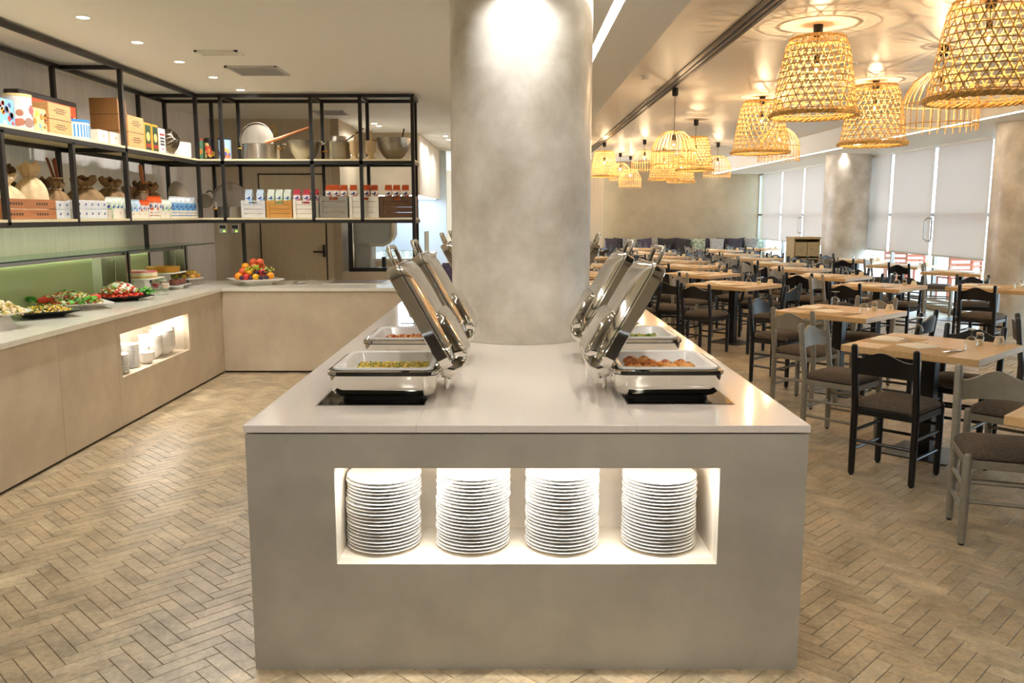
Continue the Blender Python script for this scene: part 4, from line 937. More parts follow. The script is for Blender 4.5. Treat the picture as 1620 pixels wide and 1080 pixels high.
def lcrate(label, a, b, yt, slats=0, X=XF + .03, hearts=1, depth=.13):
    y0, y1, h = span(a, b, yt, Z_S1, X); w = y1 - y0; t = thing('small_crate', label, 'crate', (X, y0, Z_S1 + e))
    if slats:
        for k in range(3): B(-.008, 0, h * (.34 * k), 0, w, h * (.34 * k + .24)).build('slat', M_CRATEW, t)
        for s in (0, w / 2 - .01, w - .02): B(-.02, s, 0, -.0085, s + .02, h * .9).build('upright', M_CRATEW, t)
    else:
        B(-.008, 0, 0, 0, w, h).build('front', M_CRATEW, t)
        for q in range(hearts): 
            y_ = (q + .5) / hearts * w * 2; heart(t, y_, h * .55, .014)
    B(-depth, 0, 0, -.0205, .008, h * .9).build('side', M_CRATEW, t); B(-depth, w - .008, 0, -.0205, w, h * .9).build('side', M_CRATEW, t); B(-depth, .0085, 0, -.0205, w - .0085, .008).build('bottom', M_CRATEW, t)
    return t
lcrate('small white crate with a heart under the green cartons', 181, 201, 330); lrow((174, 181, 187, 194), 'green', .0095, 'white and green carton in the row beside the second post', 'green cartons beside the second post', s=.86)
lcrate('small white crate with three hearts under the red topped cartons', 207, 235, 334, 0, XF + .03, 3); lrow((208, 215.5), 'blue', .0095, 'white and blue carton next to the red topped ones', 'blue cartons next to the red topped ones', s=.78)
lrow((223, 230), 'orangew', .0095, 'red topped milk carton in the heart crate', 'red topped cartons', s=.78); lcrate('small white slatted crate of orange cartons', 236, 254, 331, 1); lrow((240, 248), 'orangew', .0095, 'orange topped milk carton in the slatted crate', 'orange topped cartons', s=.98)
lcrate('small white crate with a heart under the pale green cartons', 255, 269, 333); lrow((258, 265), 'green', .0095, 'pale green and white carton before the oval tray', 'pale green cartons', s=.84)
lcrate('long white slatted crate of bright blue cartons', 271, 314, 332, 1, XF + .03); lrow((274, 281, 288, 296, 303), 'skyblue', .0095, 'bright blue milk carton in the long slatted crate', 'bright blue cartons', s=1.02)
# ------------------------------------------------------------------ food on the left counter
ZC = Z_CT + .0006
def dish_round(name, label, cat, x, y, r, h, m, z=ZC, foot=.5):
    t = thing(name, label, cat, (x, y, z)); MB().lathe([(r * foot, 0), (r * foot, h * .25), (r * .98, h), (r, h + .004), (r * .94, h + .003), (r * foot * .9, h * .4), (.001, h * .38)], 40, cap1=False).build('dish', m, t, 50); return t
def dish_square(name, label, x, y, hx, hy, h, m, rz=0, z=ZC):
    t = thing(name, label, 'platter', (x, y, z), rz)
    MB().loft([rrect(hx * .55, hy * .55, .02, 0), rrect(hx * .56, hy * .56, .02, h * .35), rrect(hx, hy, .015, h), rrect(hx, hy, .015, h + .006), rrect(hx * .95, hy * .95, .015, h + .004), rrect(hx * .6, hy * .6, .02, h * .55)], cap1=True).build('dish', m, t, 40); return t
CREAM = [(236, 220, 180), (244, 234, 206), (226, 196, 130), (180, 170, 70), (240, 226, 190), (224, 190, 150)]
CORN = [(226, 180, 40), (236, 200, 70), (214, 160, 30), (240, 226, 190), (120, 150, 60), (90, 60, 40), (230, 190, 60)]
MIXED = [(226, 216, 180), (200, 70, 40), (110, 150, 50), (240, 230, 210), (220, 180, 110), (190, 60, 40), (60, 50, 40), (150, 180, 80), (230, 200, 120)]
GREEK = [(246, 244, 236), (244, 240, 228), (206, 60, 36), (236, 230, 210), (200, 80, 40), (140, 170, 60)]
TOMA = [(206, 60, 36), (220, 84, 48), (190, 46, 30)]
LEAF = [(70, 150, 40), (96, 176, 52), (50, 120, 36), (120, 190, 70)]
def pile(label, name, n, x, y, hx, hy, z, cols, smin, smax, seed, dome, rnd=True, kinds=('ball', 'box')):
    tag(food_bits(n, hx, hy, z, cols, smin, smax, seed, dome, x, y, kinds, rnd).build(name, M_FOOD, smooth=30), label, 'food', kind='stuff')
# creamy salad on a block stand
st = thing('display_block', 'pale grey wedge block under the creamy salad plate', 'stand', (-3.36, 5.42, ZC)); MB().loft([rrect(.10, .12, .01, 0), rrect(.075, .095, .01, .085)]).build('block', mat('grey_acrylic', (196, 194, 192), .3), st)
dish_round('salad_plate', 'white plate of creamy salad on a block at the counter end', 'plate', -3.36, 5.50, .20, .022, M_PORC, ZC + .0865)
pile('creamy diced salad heaped on the white round plate', 'creamy_salad', 420, -3.36, 5.50, .16, .16, ZC + .10, CREAM, .008, .018, 31, .075)
dish_square('platter', 'black platter of yellow corn and rice salad', -3.43, 6.16, .21, .21, .045, M_BLK, R(45)); pile('yellow corn and rice salad on the black platter', 'corn_salad', 520, -3.43, 6.16, .185, .185, ZC + .042, CORN, .006, .011, 32, .035)
dish_square('platter', 'large white square platter of mixed chopped salad', -3.52, 6.72, .265, .265, .045, M_PORC, R(40)); pile('mixed chopped salad with tomato heaped on the white platter', 'mixed_salad', 800, -3.52, 6.72, .235, .235, ZC + .04, MIXED, .008, .018, 33, .085)
dish_square('platter', 'black square platter of tomato and white cheese salad', -3.43, 7.38, .225, .225, .04, M_BLK, R(42))
pile('sliced tomato bed of the cheese salad', 'tomato_slices', 260, -3.43, 7.38, .185, .185, ZC + .038, TOMA, .014, .024, 34, .03); pile('white cheese and tomato heaped on the black platter', 'cheese_salad', 420, -3.43, 7.38, .15, .155, ZC + .075, GREEK, .009, .02, 35, .075)
LP = [(-3.33, 6.50, .07), (-3.30, 6.58, .075), (-3.72, 7.0, .085), (-3.70, 6.50, .08), (-3.24, 7.50, .055), (-3.28, 7.56, .06)]
for k, (x, y, z) in enumerate(LP):
    mb = MB(); rn = random.Random(50 + k)
    for q in range(16):
        mb.col = rn.choice(LEAF); mb.M = Matrix.Translation((rn.uniform(-.05, .05), rn.uniform(-.05, .05), rn.uniform(-.005, .025))) @ Euler((rn.uniform(-.8, .8), rn.uniform(-.8, .8), rn.uniform(0, 6))).to_matrix().to_4x4()
        mb.grid(lambda u, v: ((u - .5) * .04, (v - .5) * .035 * (1 - (2 * u - 1) ** 2 * .7), .008 * math.sin(u * 9) * math.cos(v * 7)), 5, 4)
    mb.M = Matrix(); o = mb.build('parsley_sprig', M_FOOD, None, 60, (x, y, ZC + z)); tag(o, ['curly parsley sprig at the front of the mixed salad', 'curly parsley sprig at the front of the mixed salad', 'parsley sprig behind the mixed salad by the glass panel', 'parsley sprig behind the corn salad', 'lettuce sprig on the rim of the black cheese platter', 'lettuce sprig on the rim of the black cheese platter'][k], 'garnish', 'garnish sprigs')
for k, (x, y, a) in enumerate(((-3.30, 6.62, .4), (-3.34, 6.76, .7), (-3.66, 6.66, .2), (-3.62, 6.52, .6))):
    mb = MB(); mb.col = (204, 54, 32); mb.M = Matrix.Diagonal((1, .45, .5, 1)); mb.ball((0, 0, 0), .05, 12, 1, 8); mb.M = Matrix(); tag(mb.build('tomato_wedge', M_FOOD, None, 60, (x, y, ZC + .085), a), 'red tomato wedge on the mixed chopped salad', 'tomato', 'tomato wedges')
# desserts
def stand(label, x, y, hx, hy, h, square=True):
    t = thing('cake_stand', label, 'stand', (x, y, ZC)); B(-hx, -hy, h - .012, hx, hy, h, .004).build('top', M_PORC, t); MB().loft([rrect(.075, .075, .01, 0), rrect(.05, .05, .01, h - .0125)]).build('pedestal', M_PORC, t); return t
stand('square white cake stand under the pink topped cake', -3.50, 8.0, .15, .17, .15)
mb = MB(); mb.col = (214, 176, 110); mb.lathe([(.145, 0), (.145, .02)], 40); mb.col = (238, 226, 196); mb.lathe([(.143, .02), (.143, .052)], 40); mb.col = (224, 110, 120); mb.lathe([(.144, .052), (.135, .066)], 40)
tag(mb.build('layer_cake', M_FOOD, None, 30, (-3.50, 8.0, ZC + .1505)), 'cream layer cake with pink topping on the square stand', 'cake')
stand('white square cake stand under the golden tart', -3.53, 8.58, .17, .17, .165)
mb = MB(); mb.col = (196, 130, 30); mb.lathe([(.155, 0), (.165, .05), (.16, .056), (.14, .056)], 40); mb.col = (222, 176, 60); mb.lathe([(.14, .054), (.001, .05)], 40, cap0=False, cap1=False)
tag(mb.build('golden_tart', M_FOOD, None, 30, (-3.53, 8.58, ZC + .1655)), 'golden tart with a baked crust on the white stand', 'tart')
t = thing('glass_cake_stand', 'low glass footed plate of golden pastries by the fruit corner', 'stand', (-3.50, 9.02, ZC)); MB().lathe([(.06, 0), (.05, .006), (.012, .015), (.012, .06), (.05, .066)], 24).build('foot', M_GLASS, t, 40); MB().lathe([(.20, .066), (.205, .074), (.2, .075)], 32).build('plate', M_PORC, t)
k = 0
for layer, rr in ((0, .15), (1, .11)):
    for a in range(11 - 3 * layer):
        q = 2 * math.pi * a / (11 - 3 * layer); mb = MB(); mb.col = random.choice([(198, 142, 50), (212, 160, 70), (176, 120, 40), (150, 150, 60)]); mb.box(-.028, -.022, 0, .028, .022, .035, .008); mb.col = (140, 150, 60); mb.ball((0, 0, .037), .012, 6, .6, 4)
        tag(mb.build('baklava_piece', M_FOOD, None, 40, (-3.50 + rr * math.cos(q), 9.02 + rr * math.sin(q), ZC + .0756 + layer * .036), q), 'golden nut topped pastry piled on the glass plate', 'pastry', 'golden pastries on the glass plate')
t = thing('low_plate', 'low oval plate of chocolate rolls between the dessert stands', 'plate', (-3.40, 8.55, ZC)); MB().loft([rrect(.06, .08, .03, 0), rrect(.06, .08, .03, .03), rrect(.10, .20, .04, .034), rrect(.10, .20, .04, .04)]).build('dish', M_PORC, t, 40)
for k in range(10):
    mb = MB(); mb.col = random.choice([(122, 66, 46), (104, 54, 36), (140, 78, 56)]); mb.M = Matrix.Rotation(R(90), 4, 'X'); mb.lathe([(.020, -.024), (.025, -.018), (.025, .018), (.02, .024)], 14); mb.M = Matrix()
    tag(mb.build('chocolate_roll', M_FOOD, None, 40, (-3.36 - .06 * (k % 2), 8.42 + .062 * (k // 2), ZC + .066)), 'brown chocolate roll on the low oval plate', 'pastry', 'chocolate rolls')
cup_p = [(.034, 0), (.036, .003), (.006, .010), (.005, .045), (.02, .055), (.036, .075), (.038, .11), (.034, .135), (.033, .135), (.036, .11), (.034, .078), (.018, .059)]
for k, (x, y, c1, c2, l) in enumerate(((-3.30, 7.84, (130, 16, 24), (150, 30, 34), 'stemmed glass of dark red jelly at the counter edge'), (-3.22, 7.86, (232, 190, 170), (240, 224, 210), 'stemmed glass of pale pink mousse at the counter edge'), (-3.38, 8.20, (150, 20, 30), (236, 226, 210), 'stemmed glass of red and white dessert behind the cake'), (-3.46, 8.30, (236, 230, 214), (150, 180, 80), 'stemmed glass of white cream dessert behind the cake'))):
    t = thing('dessert_glass', l, 'glass', (x, y, ZC)); MB().lathe(cup_p, 20, cap1=False).build('glass', M_GLASS, t, 50); mb = MB(); mb.col = c1; mb.lathe([(.015, .060), (.032, .077), (.034, .098)], 18); mb.col = c2; mb.lathe([(.034, .0985), (.033, .108)], 18); mb.build('dessert', M_FOOD, t, 40)

# fruit platter on the back counter
FX, FY = -2.74, 9.05
dish_square('fruit_platter', 'white square porcelain platter of fruit on the back counter', FX, FY, .235, .235, .06, M_PORC, R(38))
fr = [((218, 96, 50), .042, 'peach', 'red-orange peach'), ((236, 150, 20), .042, 'orange', 'bright orange'), ((200, 50, 50), .037, 'apple', 'small red apple'), ((60, 34, 60), .026, 'plum', 'dark purple plum'), ((232, 176, 30), .036, 'yellow_plum', 'yellow plum')]
lay = [(-.13, -.13, 0, 1), (-.09, -.165, 0, 3), (-.05, -.15, 0, 2), (0, -.16, 0, 3), (.045, -.15, 0, 4), (.10, -.15, 0, 3), (.14, -.11, 0, 3), (.165, -.06, 0, 1), (-.16, -.08, 0, 2), (-.16, 0, 0, 0), (.16, .02, 0, 3), (.10, .10, 0, 0), (0, .14, 0, 1), (-.10, .10, 0, 0),
       (-.10, -.09, 1, 0), (-.03, -.11, 1, 4), (.04, -.10, 1, 3), (.09, -.07, 1, 2), (-.06, 0, 1, 2), (.11, 0, 1, 3), (-.09, -.03, 2, 1), (.0, .06, 1, 0), (.05, .04, 2, 0), (-.01, 0, 2, 0), (.05, .0, 3, 0), (-.02, .01, 3, 0)]
NM = {}
for x, y, l_, q in lay:
    c, r, nm, lb = fr[q]; key = nm
    if key not in NM:
        mb = MB(); mb.col = c; mb.ball((0, 0, 0), r, 16, .94, 10); NM[key] = mb.mesh(nm, M_FOOD, 60)
    zz = ZC + .062 + r * .8 + l_ * .048
    o = put(nm, NM[key], None, (FX + x * 1.05, FY + y * 1.05 + .01, zz)); tag(o, lb + ' in the fruit heap on the white platter', nm.replace('_', ' '), nm.replace('_', ' ') + 's on the fruit platter')
for k, (x, y, z, c, l) in enumerate(((.0, -.10, .175, (176, 186, 60), 'bunch of green grapes in the middle of the fruit heap'), (.12, -.04, .15, (170, 180, 60), 'bunch of green grapes on the side of the fruit heap'), (.10, -.06, .13, (50, 36, 60), 'bunch of dark grapes on the side of the fruit heap'))):
    t = thing('grape_bunch', l, 'grapes', (FX + x, FY + y, ZC + z)); rn = random.Random(70 + k); mb = MB(); mb.col = c
    for q in range(34): mb.ball((rn.gauss(0, .035), rn.gauss(0, .02), rn.uniform(-.02, .03)), .011, 8, 1, 6)
    mb.build('grapes', M_FOOD, t, 60, kind='stuff'); MB().tube([(0, 0, .03), (.01, .005, .05)], .002, 5).build('stalk', M_CRATEG, t)

# ------------------------------------------------------------------ back-left: wall with door, kitchen pass, hood
YW = 11.42
structure(B(X_LW - .2, YW, 0, -2.39, YW + .15, Z_C).build('wall_back_left', M_WALLD, smooth=0))
d = thing('door_1', 'taupe flush door with a black lever handle behind the counter', 'door', (-2.92, YW - .001, 0)); d['kind'] = 'structure'; del d['category']
B(-.43, -.012, .01, .43, 0, 2.14).build('leaf', mat('door_laminate', (206, 190, 158), .5, noise=.02, nscale=2, stretch=(10, 10, 1)), d); 
for x in (-.445, .432): B(x, -.018, 0, x + .013, 0, 2.16).build('frame_edge', M_DARK, d)
B(-.445, -.018, 2.142, .445, 0, 2.157).build('frame_head', M_DARK, d); B(.395, -.05, 1.06, .42, -.012, 1.22).build('lock_plate', M_BLK, d); MB().tube([(.40, -.05, 1.13), (.37, -.065, 1.13), (.27, -.065, 1.13)], .011, 8).build('lever', M_BLK, d)
for i, x in enumerate((352, 371.5)):
    X, Z = aty(x, 361.5, YW - .03); t = thing('thermostat', 'white wall thermostat with a small green lit dot', 'thermostat', (X, YW - .001, Z), 0, 'pair of wall thermostats'); B(-.052, -.022, -.062, .052, 0, .062, .006).build('case', M_WHITE, t); B(-.04, -.0235, .0, .04, -.0222, .045).build('screen', mat('lcd_grey', (70, 74, 70), .3), t); B(.005, -.024, -.045, .03, -.0222, -.025).build('led', emis('green_led', (120, 220, 60), 2), t)
structure(B(-2.39, YW, 0, -2.28, 13.3, Z_C).build('wall_pass_side', M_WALLW, smooth=0))
structure(B(-2.28, YW, 0, -1.25, YW + .15, .86).build('wall_pass_low', M_WALLD, smooth=0))
structure(B(-2.28, 13.3, 1.92, -1.46, 13.4, Z_C).build('wall_pass_head', M_WALLW, smooth=0))
t = thing('pass_glass', 'dark framed glass screen standing on the kitchen pass', 'glass screen', (-2.2, YW + .06, .861)); B(0, -.03, 0, .05, .03, .75).build('frame_post', M_STEELB, t); B(.05, -.03, 0, .62, .03, .05).build('frame_rail', M_STEELB, t); B(.05, -.004, .05, .62, .004, .75).build('pane', M_GLASS, t, 0); B(.62, -.03, 0, .64, .03, .05).build('frame_end', M_STEELB, t)
pc = thing('prep_counter', 'plain grey prep counter behind the kitchen pass wall', 'counter', (-1.8, 11.58, 0)); B(-.47, 0, 0, .5, .5, .835).build('body', M_CTR, pc); B(-.475, -.002, .8355, .505, .505, .8595).build('top', M_TOP2, pc)
mx = thing('stand_mixer', 'grey stand mixer with a rounded head behind the pass glass', 'mixer', (-2.0, 11.82, .86)); MG = mat('mixer_grey', (176, 172, 168), .35)
B(-.16, -.18, 0, .08, .2, .5, .02).build('column_body', MG, mx)
P = [(-.16, .36), (.26, .36), (.34, .40), (.38, .48), (.38, .95), (-.16, .95)]; mb = MB(); mb.loft([[(x, -.2, z) for x, z in P], [(x, .22, z) for x, z in P]]); mb.build('head', MG, mx, 30); mb = MB(); mb.tube([(.06, -.205, .35), (.25, -.205, .35), (.33, -.205, .39), (.37, -.205, .47), (.37, -.205, .75)], .02, 8); mb.build('trim_band', mat('mixer_band', (196, 186, 160), .35), mx); B(.30, -.21, .76, .36, -.2005, .95).build('dark_panel', M_STEELB, mx); B(-.5 + .62, -.2, 0, .34, .22, .03).build('base', MG, mx); MB().cyl((.22, 0, .031), (.22, 0, .18), .03, n=10).build('whisk_hub', M_BLK, mx)
KW = mat('pale_kitchen_tile', (206, 218, 226), .3)
structure(B(-2.6, 17.0, 0, -1.3, 17.1, 2.86).build('wall_kitchen_far', KW, smooth=0)); structure(B(-2.60, 13.3, 0, -2.5, 17.0, 1.93).build('wall_kitchen_side', KW, smooth=0))
hd = thing('extractor_hood', 'big white fluted extractor hood hanging over the kitchen', 'hood', (-1.46, 13.3, 1.93)); B(-.81, .11, 0, -.02, 3.68, .92).build('casing', M_WALLW, hd, 0)
for k in range(30): MB().cyl((-.02, .06 + .11 + k * .119, .0), (-.02, .06 + .11 + k * .119, .92), .055, n=8).build('flute', mat('hood_white', (226, 220, 208), .45), hd)
B(-.80, .12, -.012, -.04, 3.6, -.001).build('light_panel', emis('kitchen_light', (220, 236, 255), 3.2), hd, 0, label='cold white light panel under the hood')
kc = thing('service_counter', 'kitchen service counter with a white top and pale wood side', 'counter', (-1.30, 12.1, 0)); B(-.9, 0, 0, 0, 2.5, .965).build('body', mat('pale_oak_laminate', (196, 180, 156), .5, noise=.06, nscale=3, stretch=(14, 14, 1)), kc); B(-.92, -.01, .966, .01, 2.52, 1.0).build('top', M_TOP2, kc)
t = thing('small_glass_screen', 'small grey glass panel standing on the service counter', 'glass panel', (-1.36, 13.6, 1.0005)); B(-.006, -.3, .0, .006, .3, .36).build('pane', mat('smoked_panel', (120, 124, 112), .08), t, 0)
for k in range(8):
    t = thing('wine_glass', 'clear glass standing on the kitchen service counter', 'glass', (-1.5 - .12 * (k % 4), 12.5 + .2 * (k // 4), 1.0005), 0, 'glasses on the service counter'); MB().lathe([(.03, 0), (.035, .1), (.033, .1), (.028, .006)], 12).build('glass', M_GLASS, t, 40)
structure(B(-1.30, 19.0, 0, .6, 19.1, Z_C).build('wall_fluted', mat('fluted_beige', (190, 172, 146), .55, noise=.12, nscale=5, stretch=(6, 6, .02)), smooth=0))
bn = thing('wooden_bench', 'pale wooden bench with a dark cushion beyond the service counter', 'bench', (-1.05, 13.0, 0)); B(-.22, -.6, .40, .6, .6, .46, .01).build('seat', M_WTBL, bn); B(-.2, -.55, 0, -.14, .55, .40).build('leg', M_WTBL, bn); B(.5, -.55, 0, .56, .55, .40).build('leg', M_WTBL, bn)
mb = MB(); mb.M = Matrix.Translation((0, 0, 0)); mb.loft([rrect(.24, .03, .03, 0), rrect(.27, .07, .06, .08), rrect(.27, .08, .07, .28), rrect(.22, .03, .03, .42)]); tag(mb.build('cushion', mat('plum_cushion', (62, 54, 76), .9, c2=(90, 84, 110), nscale=12), None, 50, (-.85, 13.1, .465)), 'dark plum cushion standing on the pale wooden bench', 'cushion')
# ------------------------------------------------------------------ dining chairs
def chair_parts():
    P = []; r = .0215
    def lean(z): return -.055 * max(0, (z - .44) / .4)
    hw, yb, yf = .185, -.19, .19
    for sx in (-1, 1):
        mb = MB(); zs = [.012, .2, .44, .6, .82, .832, .836]; mb.tube([(sx * hw, yb + lean(z), z) for z in zs], [r * .92, r, r, r, r * .95, r * .75, r * .3], 10); P.append(('back_post', mb, 'w'))
        mb = MB(); mb.tube([(sx * hw, yf, z) for z in (.012, .2, .45, .462, .466)], [r * .92, r, r, r * .75, r * .3], 10); P.append(('leg', mb, 'w'))
        for y in (yb, yf): P.append(('glide', MB().cyl((sx * hw, y, .0), (sx * hw, y, .012), .013, n=8), 'k'))
        P.append(('seat_rail', MB().box(sx * hw - .011, yb + r * .7, .395, sx * hw + .011, yf - r * .7, .435, .003), 'w'))
        for z in (.165, .285): P.append(('stretcher', MB().cyl((sx * hw, yb, z), (sx * hw, yf, z), .0105, n=8), 'w'))
    for y in (yb, yf): P.append(('seat_rail', MB().box(-hw + r * .7, y - .011, .395, hw - r * .7, y + .011, .435, .003), 'w'))
    P.append(('stretcher', MB().cyl((-hw, yf, .225), (hw, yf, .225), .0105, n=8), 'w')); P.append(('stretcher', MB().cyl((-hw, yf, .325), (hw, yf, .325), .0105, n=8), 'w')); P.append(('stretcher', MB().cyl((-hw, yb, .225), (hw, yb, .225), .0105, n=8), 'w'))
    # camel-back rail, bowed backwards
    def S(u, v, o):
        x = (u * 2 - 1) * (hw - .004); q = 1 - (u * 2 - 1) ** 2
        top = .755 + .048 * (.5 - .5 * math.cos(2 * math.pi * min(max((u - .08) / .84, 0), 1))); bot = .650 + .008 * q; z = bot + (top - bot) * v
        return (x, yb + lean(z) - .034 * q + o, z)
    mb = MB(); nu, nv = 18, 3
    F = [[S(i / nu, j / nv, .009) for i in range(nu + 1)] for j in range(nv + 1)]; K = [[S(i / nu, j / nv, -.009) for i in range(nu + 1)] for j in range(nv + 1)]
    vs = [p for row in F for p in row] + [p for row in K for p in row]; o = (nu + 1) * (nv + 1); fs = []; w = nu + 1
    for j in range(nv):
        for i in range(nu): a = j * w + i; fs += [(a + 1, a, a + w, a + w + 1), (o + a, o + a + 1, o + a + w + 1, o + a + w)]
    for i in range(nu): fs += [(i, i + 1, o + i + 1, o + i), (nv * w + i + 1, nv * w + i, o + nv * w + i, o + nv * w + i + 1)]
    for j in range(nv): fs += [(j * w + w, j * w, o + j * w, o + j * w + w), (j * w + nu, j * w + w + nu, o + j * w + w + nu, o + j * w + nu)]
    mb.add(vs, fs); P.append(('backrest', mb, 'w'))
    mb = MB(); L_ = []
    for (h, z) in ((.185, .436), (.197, .444), (.199, .456), (.192, .472), (.17, .489), (.125, .501), (.06, .507)): L_.append(rrect(h, h, max(.03, h * .28), z, 4))
    mb.loft(L_); P.append(('seat', mb, 'p'))
    return P
def chair_proto(nm, mw):
    out = []
    for n_, mb, k in CP: out.append((n_, mb.mesh(n_, {'w': mw, 'k': M_BLK, 'p': M_PAD}[k], 45)))
    return out
CP = chair_parts(); CH = dict(black=chair_proto('b', M_CBLK), grey=chair_proto('g', M_CGRY), slate=chair_proto('s', M_CDRK))
def chair(col, x, y, face, label, group=None, far=False):
    """face: heading of the sitter in degrees (0 = +x, 90 = +y)"""
    t = thing('dining_chair', label, 'chair', (x, y, .0003), R(face - 90), group)
    leg = {}
    for n_, me in CH[col]:
        if far and n_ in ('glide',): continue
        put(n_, me, t)
    return t
# ------------------------------------------------------------------ tables
TT = .75; ROT = 43.5
tt_m = B(-.43, -.43, TT - .045, .43, .43, TT, .003).mesh('table_top', M_WTBL, 30)
tp_m = B(-.045, -.045, .008, .045, .045, TT - .055, .004).mesh('pedestal', M_CBLK, 30)
tb_m = B(-.22, -.22, 0, .22, .22, .008, .002).mesh('base_plate', M_CBLK, 30)
tu_m = B(-.16, -.16, TT - .055, .16, .16, TT - .0455).mesh('mounting_plate', M_CBLK, 30)
gob = MB().lathe([(.034, 0), (.0345, .004), (.040, .045), (.036, .07), (.018, .088), (.0055, .094), (.0045, .125), (.012, .134), (.038, .140), (.038, .142), (.001, .1425)], 20, cap0=False, cap1=False)
gob_m = gob.mesh('goblet', M_GLASS, 50)
jar_m = MB().lathe([(.024, .0), (.026, .003), (.027, .05), (.022, .06), (.020, .066)], 16).mesh('jar', M_GLASS, 40); salt_m = MB().lathe([(.021, .003), (.022, .036)], 14).mesh('salt', mat('salt_cream', (226, 206, 166), .8), 40); jl_m = MB().lathe([(.022, .066), (.023, .068), (.023, .079), (.018, .083)], 16).mesh('lid', M_STEEL, 40)
M_CARD = mat('cream_card', (240, 226, 194), .7)
card = MB(); card.loft([[(-.032, -.022, 0), (.032, -.022, 0), (.032, .022, 0), (-.032, .022, 0)], [(-.026, -.005, .058), (.026, -.005, .058), (.026, .005, .058), (-.026, .005, .058)]]); card_m = card.mesh('card_body', M_CARD, 0)
mat_m = B(-.16, -.21, 0, .16, .21, .0012).mesh('paper', M_MAT, 0)
nap = MB(); nap.loft([[(-.10, -.09, 0), (.10, -.09, 0), (.10, .09, 0), (-.10, .09, 0)], [(-.098, -.088, .006), (.095, -.08, .006), (.09, .085, .007), (-.095, .086, .006)], [(-.05, -.06, .016), (.05, -.05, .016), (.045, .05, .018), (-.05, .055, .016)]]); nap_m = nap.mesh('folded_cloth', M_NAP, 50)
kn = MB().box(-.105, -.006, 0, -.01, .006, .005, .002); kn.loft([[(-.01, -.005, .001), (-.01, .005, .001), (-.01, .005, .004), (-.01, -.005, .004)], [(.09, -.009, .0015), (.09, .006, .0015), (.09, .006, .0025), (.09, -.009, .0025)], [(.11, .001, .0015), (.11, .006, .0015), (.11, .006, .0025), (.11, .001, .0025)]]); kn_m = kn.mesh('knife_blade', M_CHROME, 40)
fk = MB().tube([(-.10, 0, .003), (-.02, 0, .003), (.03, 0, .006), (.05, 0, .004)], .0035, 6, ry=.0035)
for q in (-.008, -.003, .003, .008): fk.box(.05, q - .0012, .003, .10, q + .0012, .005)
fk.box(.042, -.010, .003, .054, .010, .005); fk_m = fk.mesh('fork_tines', M_CHROME, 40)
def simple(name, me, t_, lx, ly, rz, label, cat, group, dz=0.0004):
    a = t_.rotation_euler.z; x = t_.location.x + lx * math.cos(a) - ly * math.sin(a); y = t_.location.y + lx * math.sin(a) + ly * math.cos(a)
    return tag(put(name, me, None, (x, y, TT + dz), a + rz), label, cat, group)
def table(x, y, name_l, num=None, rot=ROT, setting=2, who=''):
    t = thing('dining_table', 'square oak-topped dining table ' + name_l, 'table', (x, y, 0.0003), R(rot))
    for n_, me in (('top', tt_m), ('mounting_plate', tu_m), ('pedestal', tp_m), ('base_plate', tb_m)): put(n_, me, t)
    w = who or name_l; g = lambda s: s + ' ' + w
    jit = lambda: random.uniform(-.012, .012)
    for (lx, ly, k) in ((.32, .22, 0), (-.067, -.254, 1)):
        simple('upturned_goblet', gob_m, t, lx + jit(), ly + jit(), 0, g('upturned stemmed glass on the table'), 'glass', g('upturned glasses on the table'))
    a = R(rot); 
    lx, ly = .228 + jit(), -.223 + jit(); X = t.location.x + lx * math.cos(a) - ly * math.sin(a); Y = t.location.y + lx * math.sin(a) + ly * math.cos(a)
    s = thing('salt_jar', g('small glass salt jar on the table'), 'jar', (X, Y, TT + .0004)); put('jar', jar_m, s); put('salt', salt_m, s); put('lid', jl_m, s)
    lx, ly = .34 + jit(), -.30 + jit(); X = t.location.x + lx * math.cos(a) - ly * math.sin(a); Y = t.location.y + lx * math.sin(a) + ly * math.cos(a)
    c = thing('number_card', (('cream tent number card on the table ' + w) if num else g('cream tent card on the table')), 'card', (X, Y, TT + .0004), R(8)); put('card_body', card_m, c)
    if num: text('numeral', num, .044 if len(num) == 1 else .036, M_INK, c, (0, -.0150, .028), (R(90 - 16), 0, 0))
    simple('paper_placemat', mat_m, t, .02, .27, R(90), g('brown paper placemat on the table'), 'placemat', g('placemats on the table')); simple('paper_placemat', mat_m, t, -.26, -.03, 0, g('brown paper placemat on the table'), 'placemat', g('placemats on the table'))
    simple('napkin', nap_m, t, .04, .315, .1, g('folded cream napkin on the table'), 'napkin', g('napkins on the table'), .002); simple('napkin', nap_m, t, -.14, .04, 1.2, g('folded cream napkin on the table'), 'napkin', g('napkins on the table'), .002)
    if setting:
        simple('table_knife', kn_m, t, -.22, -.19, -.2, g('steel knife on the table'), 'knife', g('knives on the table'), .002); simple('table_fork', fk_m, t, -.21, -.225, -.2, g('steel fork on the table'), 'fork', g('forks on the table'), .002)
        simple('table_knife', kn_m, t, -.0, .13, 1.4, g('steel knife on the table'), 'knife', g('knives on the table'), .002); simple('table_fork', fk_m, t, .03, .13, 1.4, g('steel fork on the table'), 'fork', g('forks on the table'), .002)
    return t
def from_posts(a, b, sign=1, z=.835):
    p, q = atz(*a, z), atz(*b, z); ang = math.atan2(q[1] - p[1], q[0] - p[0]) + math.pi / 2
    return (p[0] + q[0]) / 2, (p[1] + q[1]) / 2, math.degrees(ang)
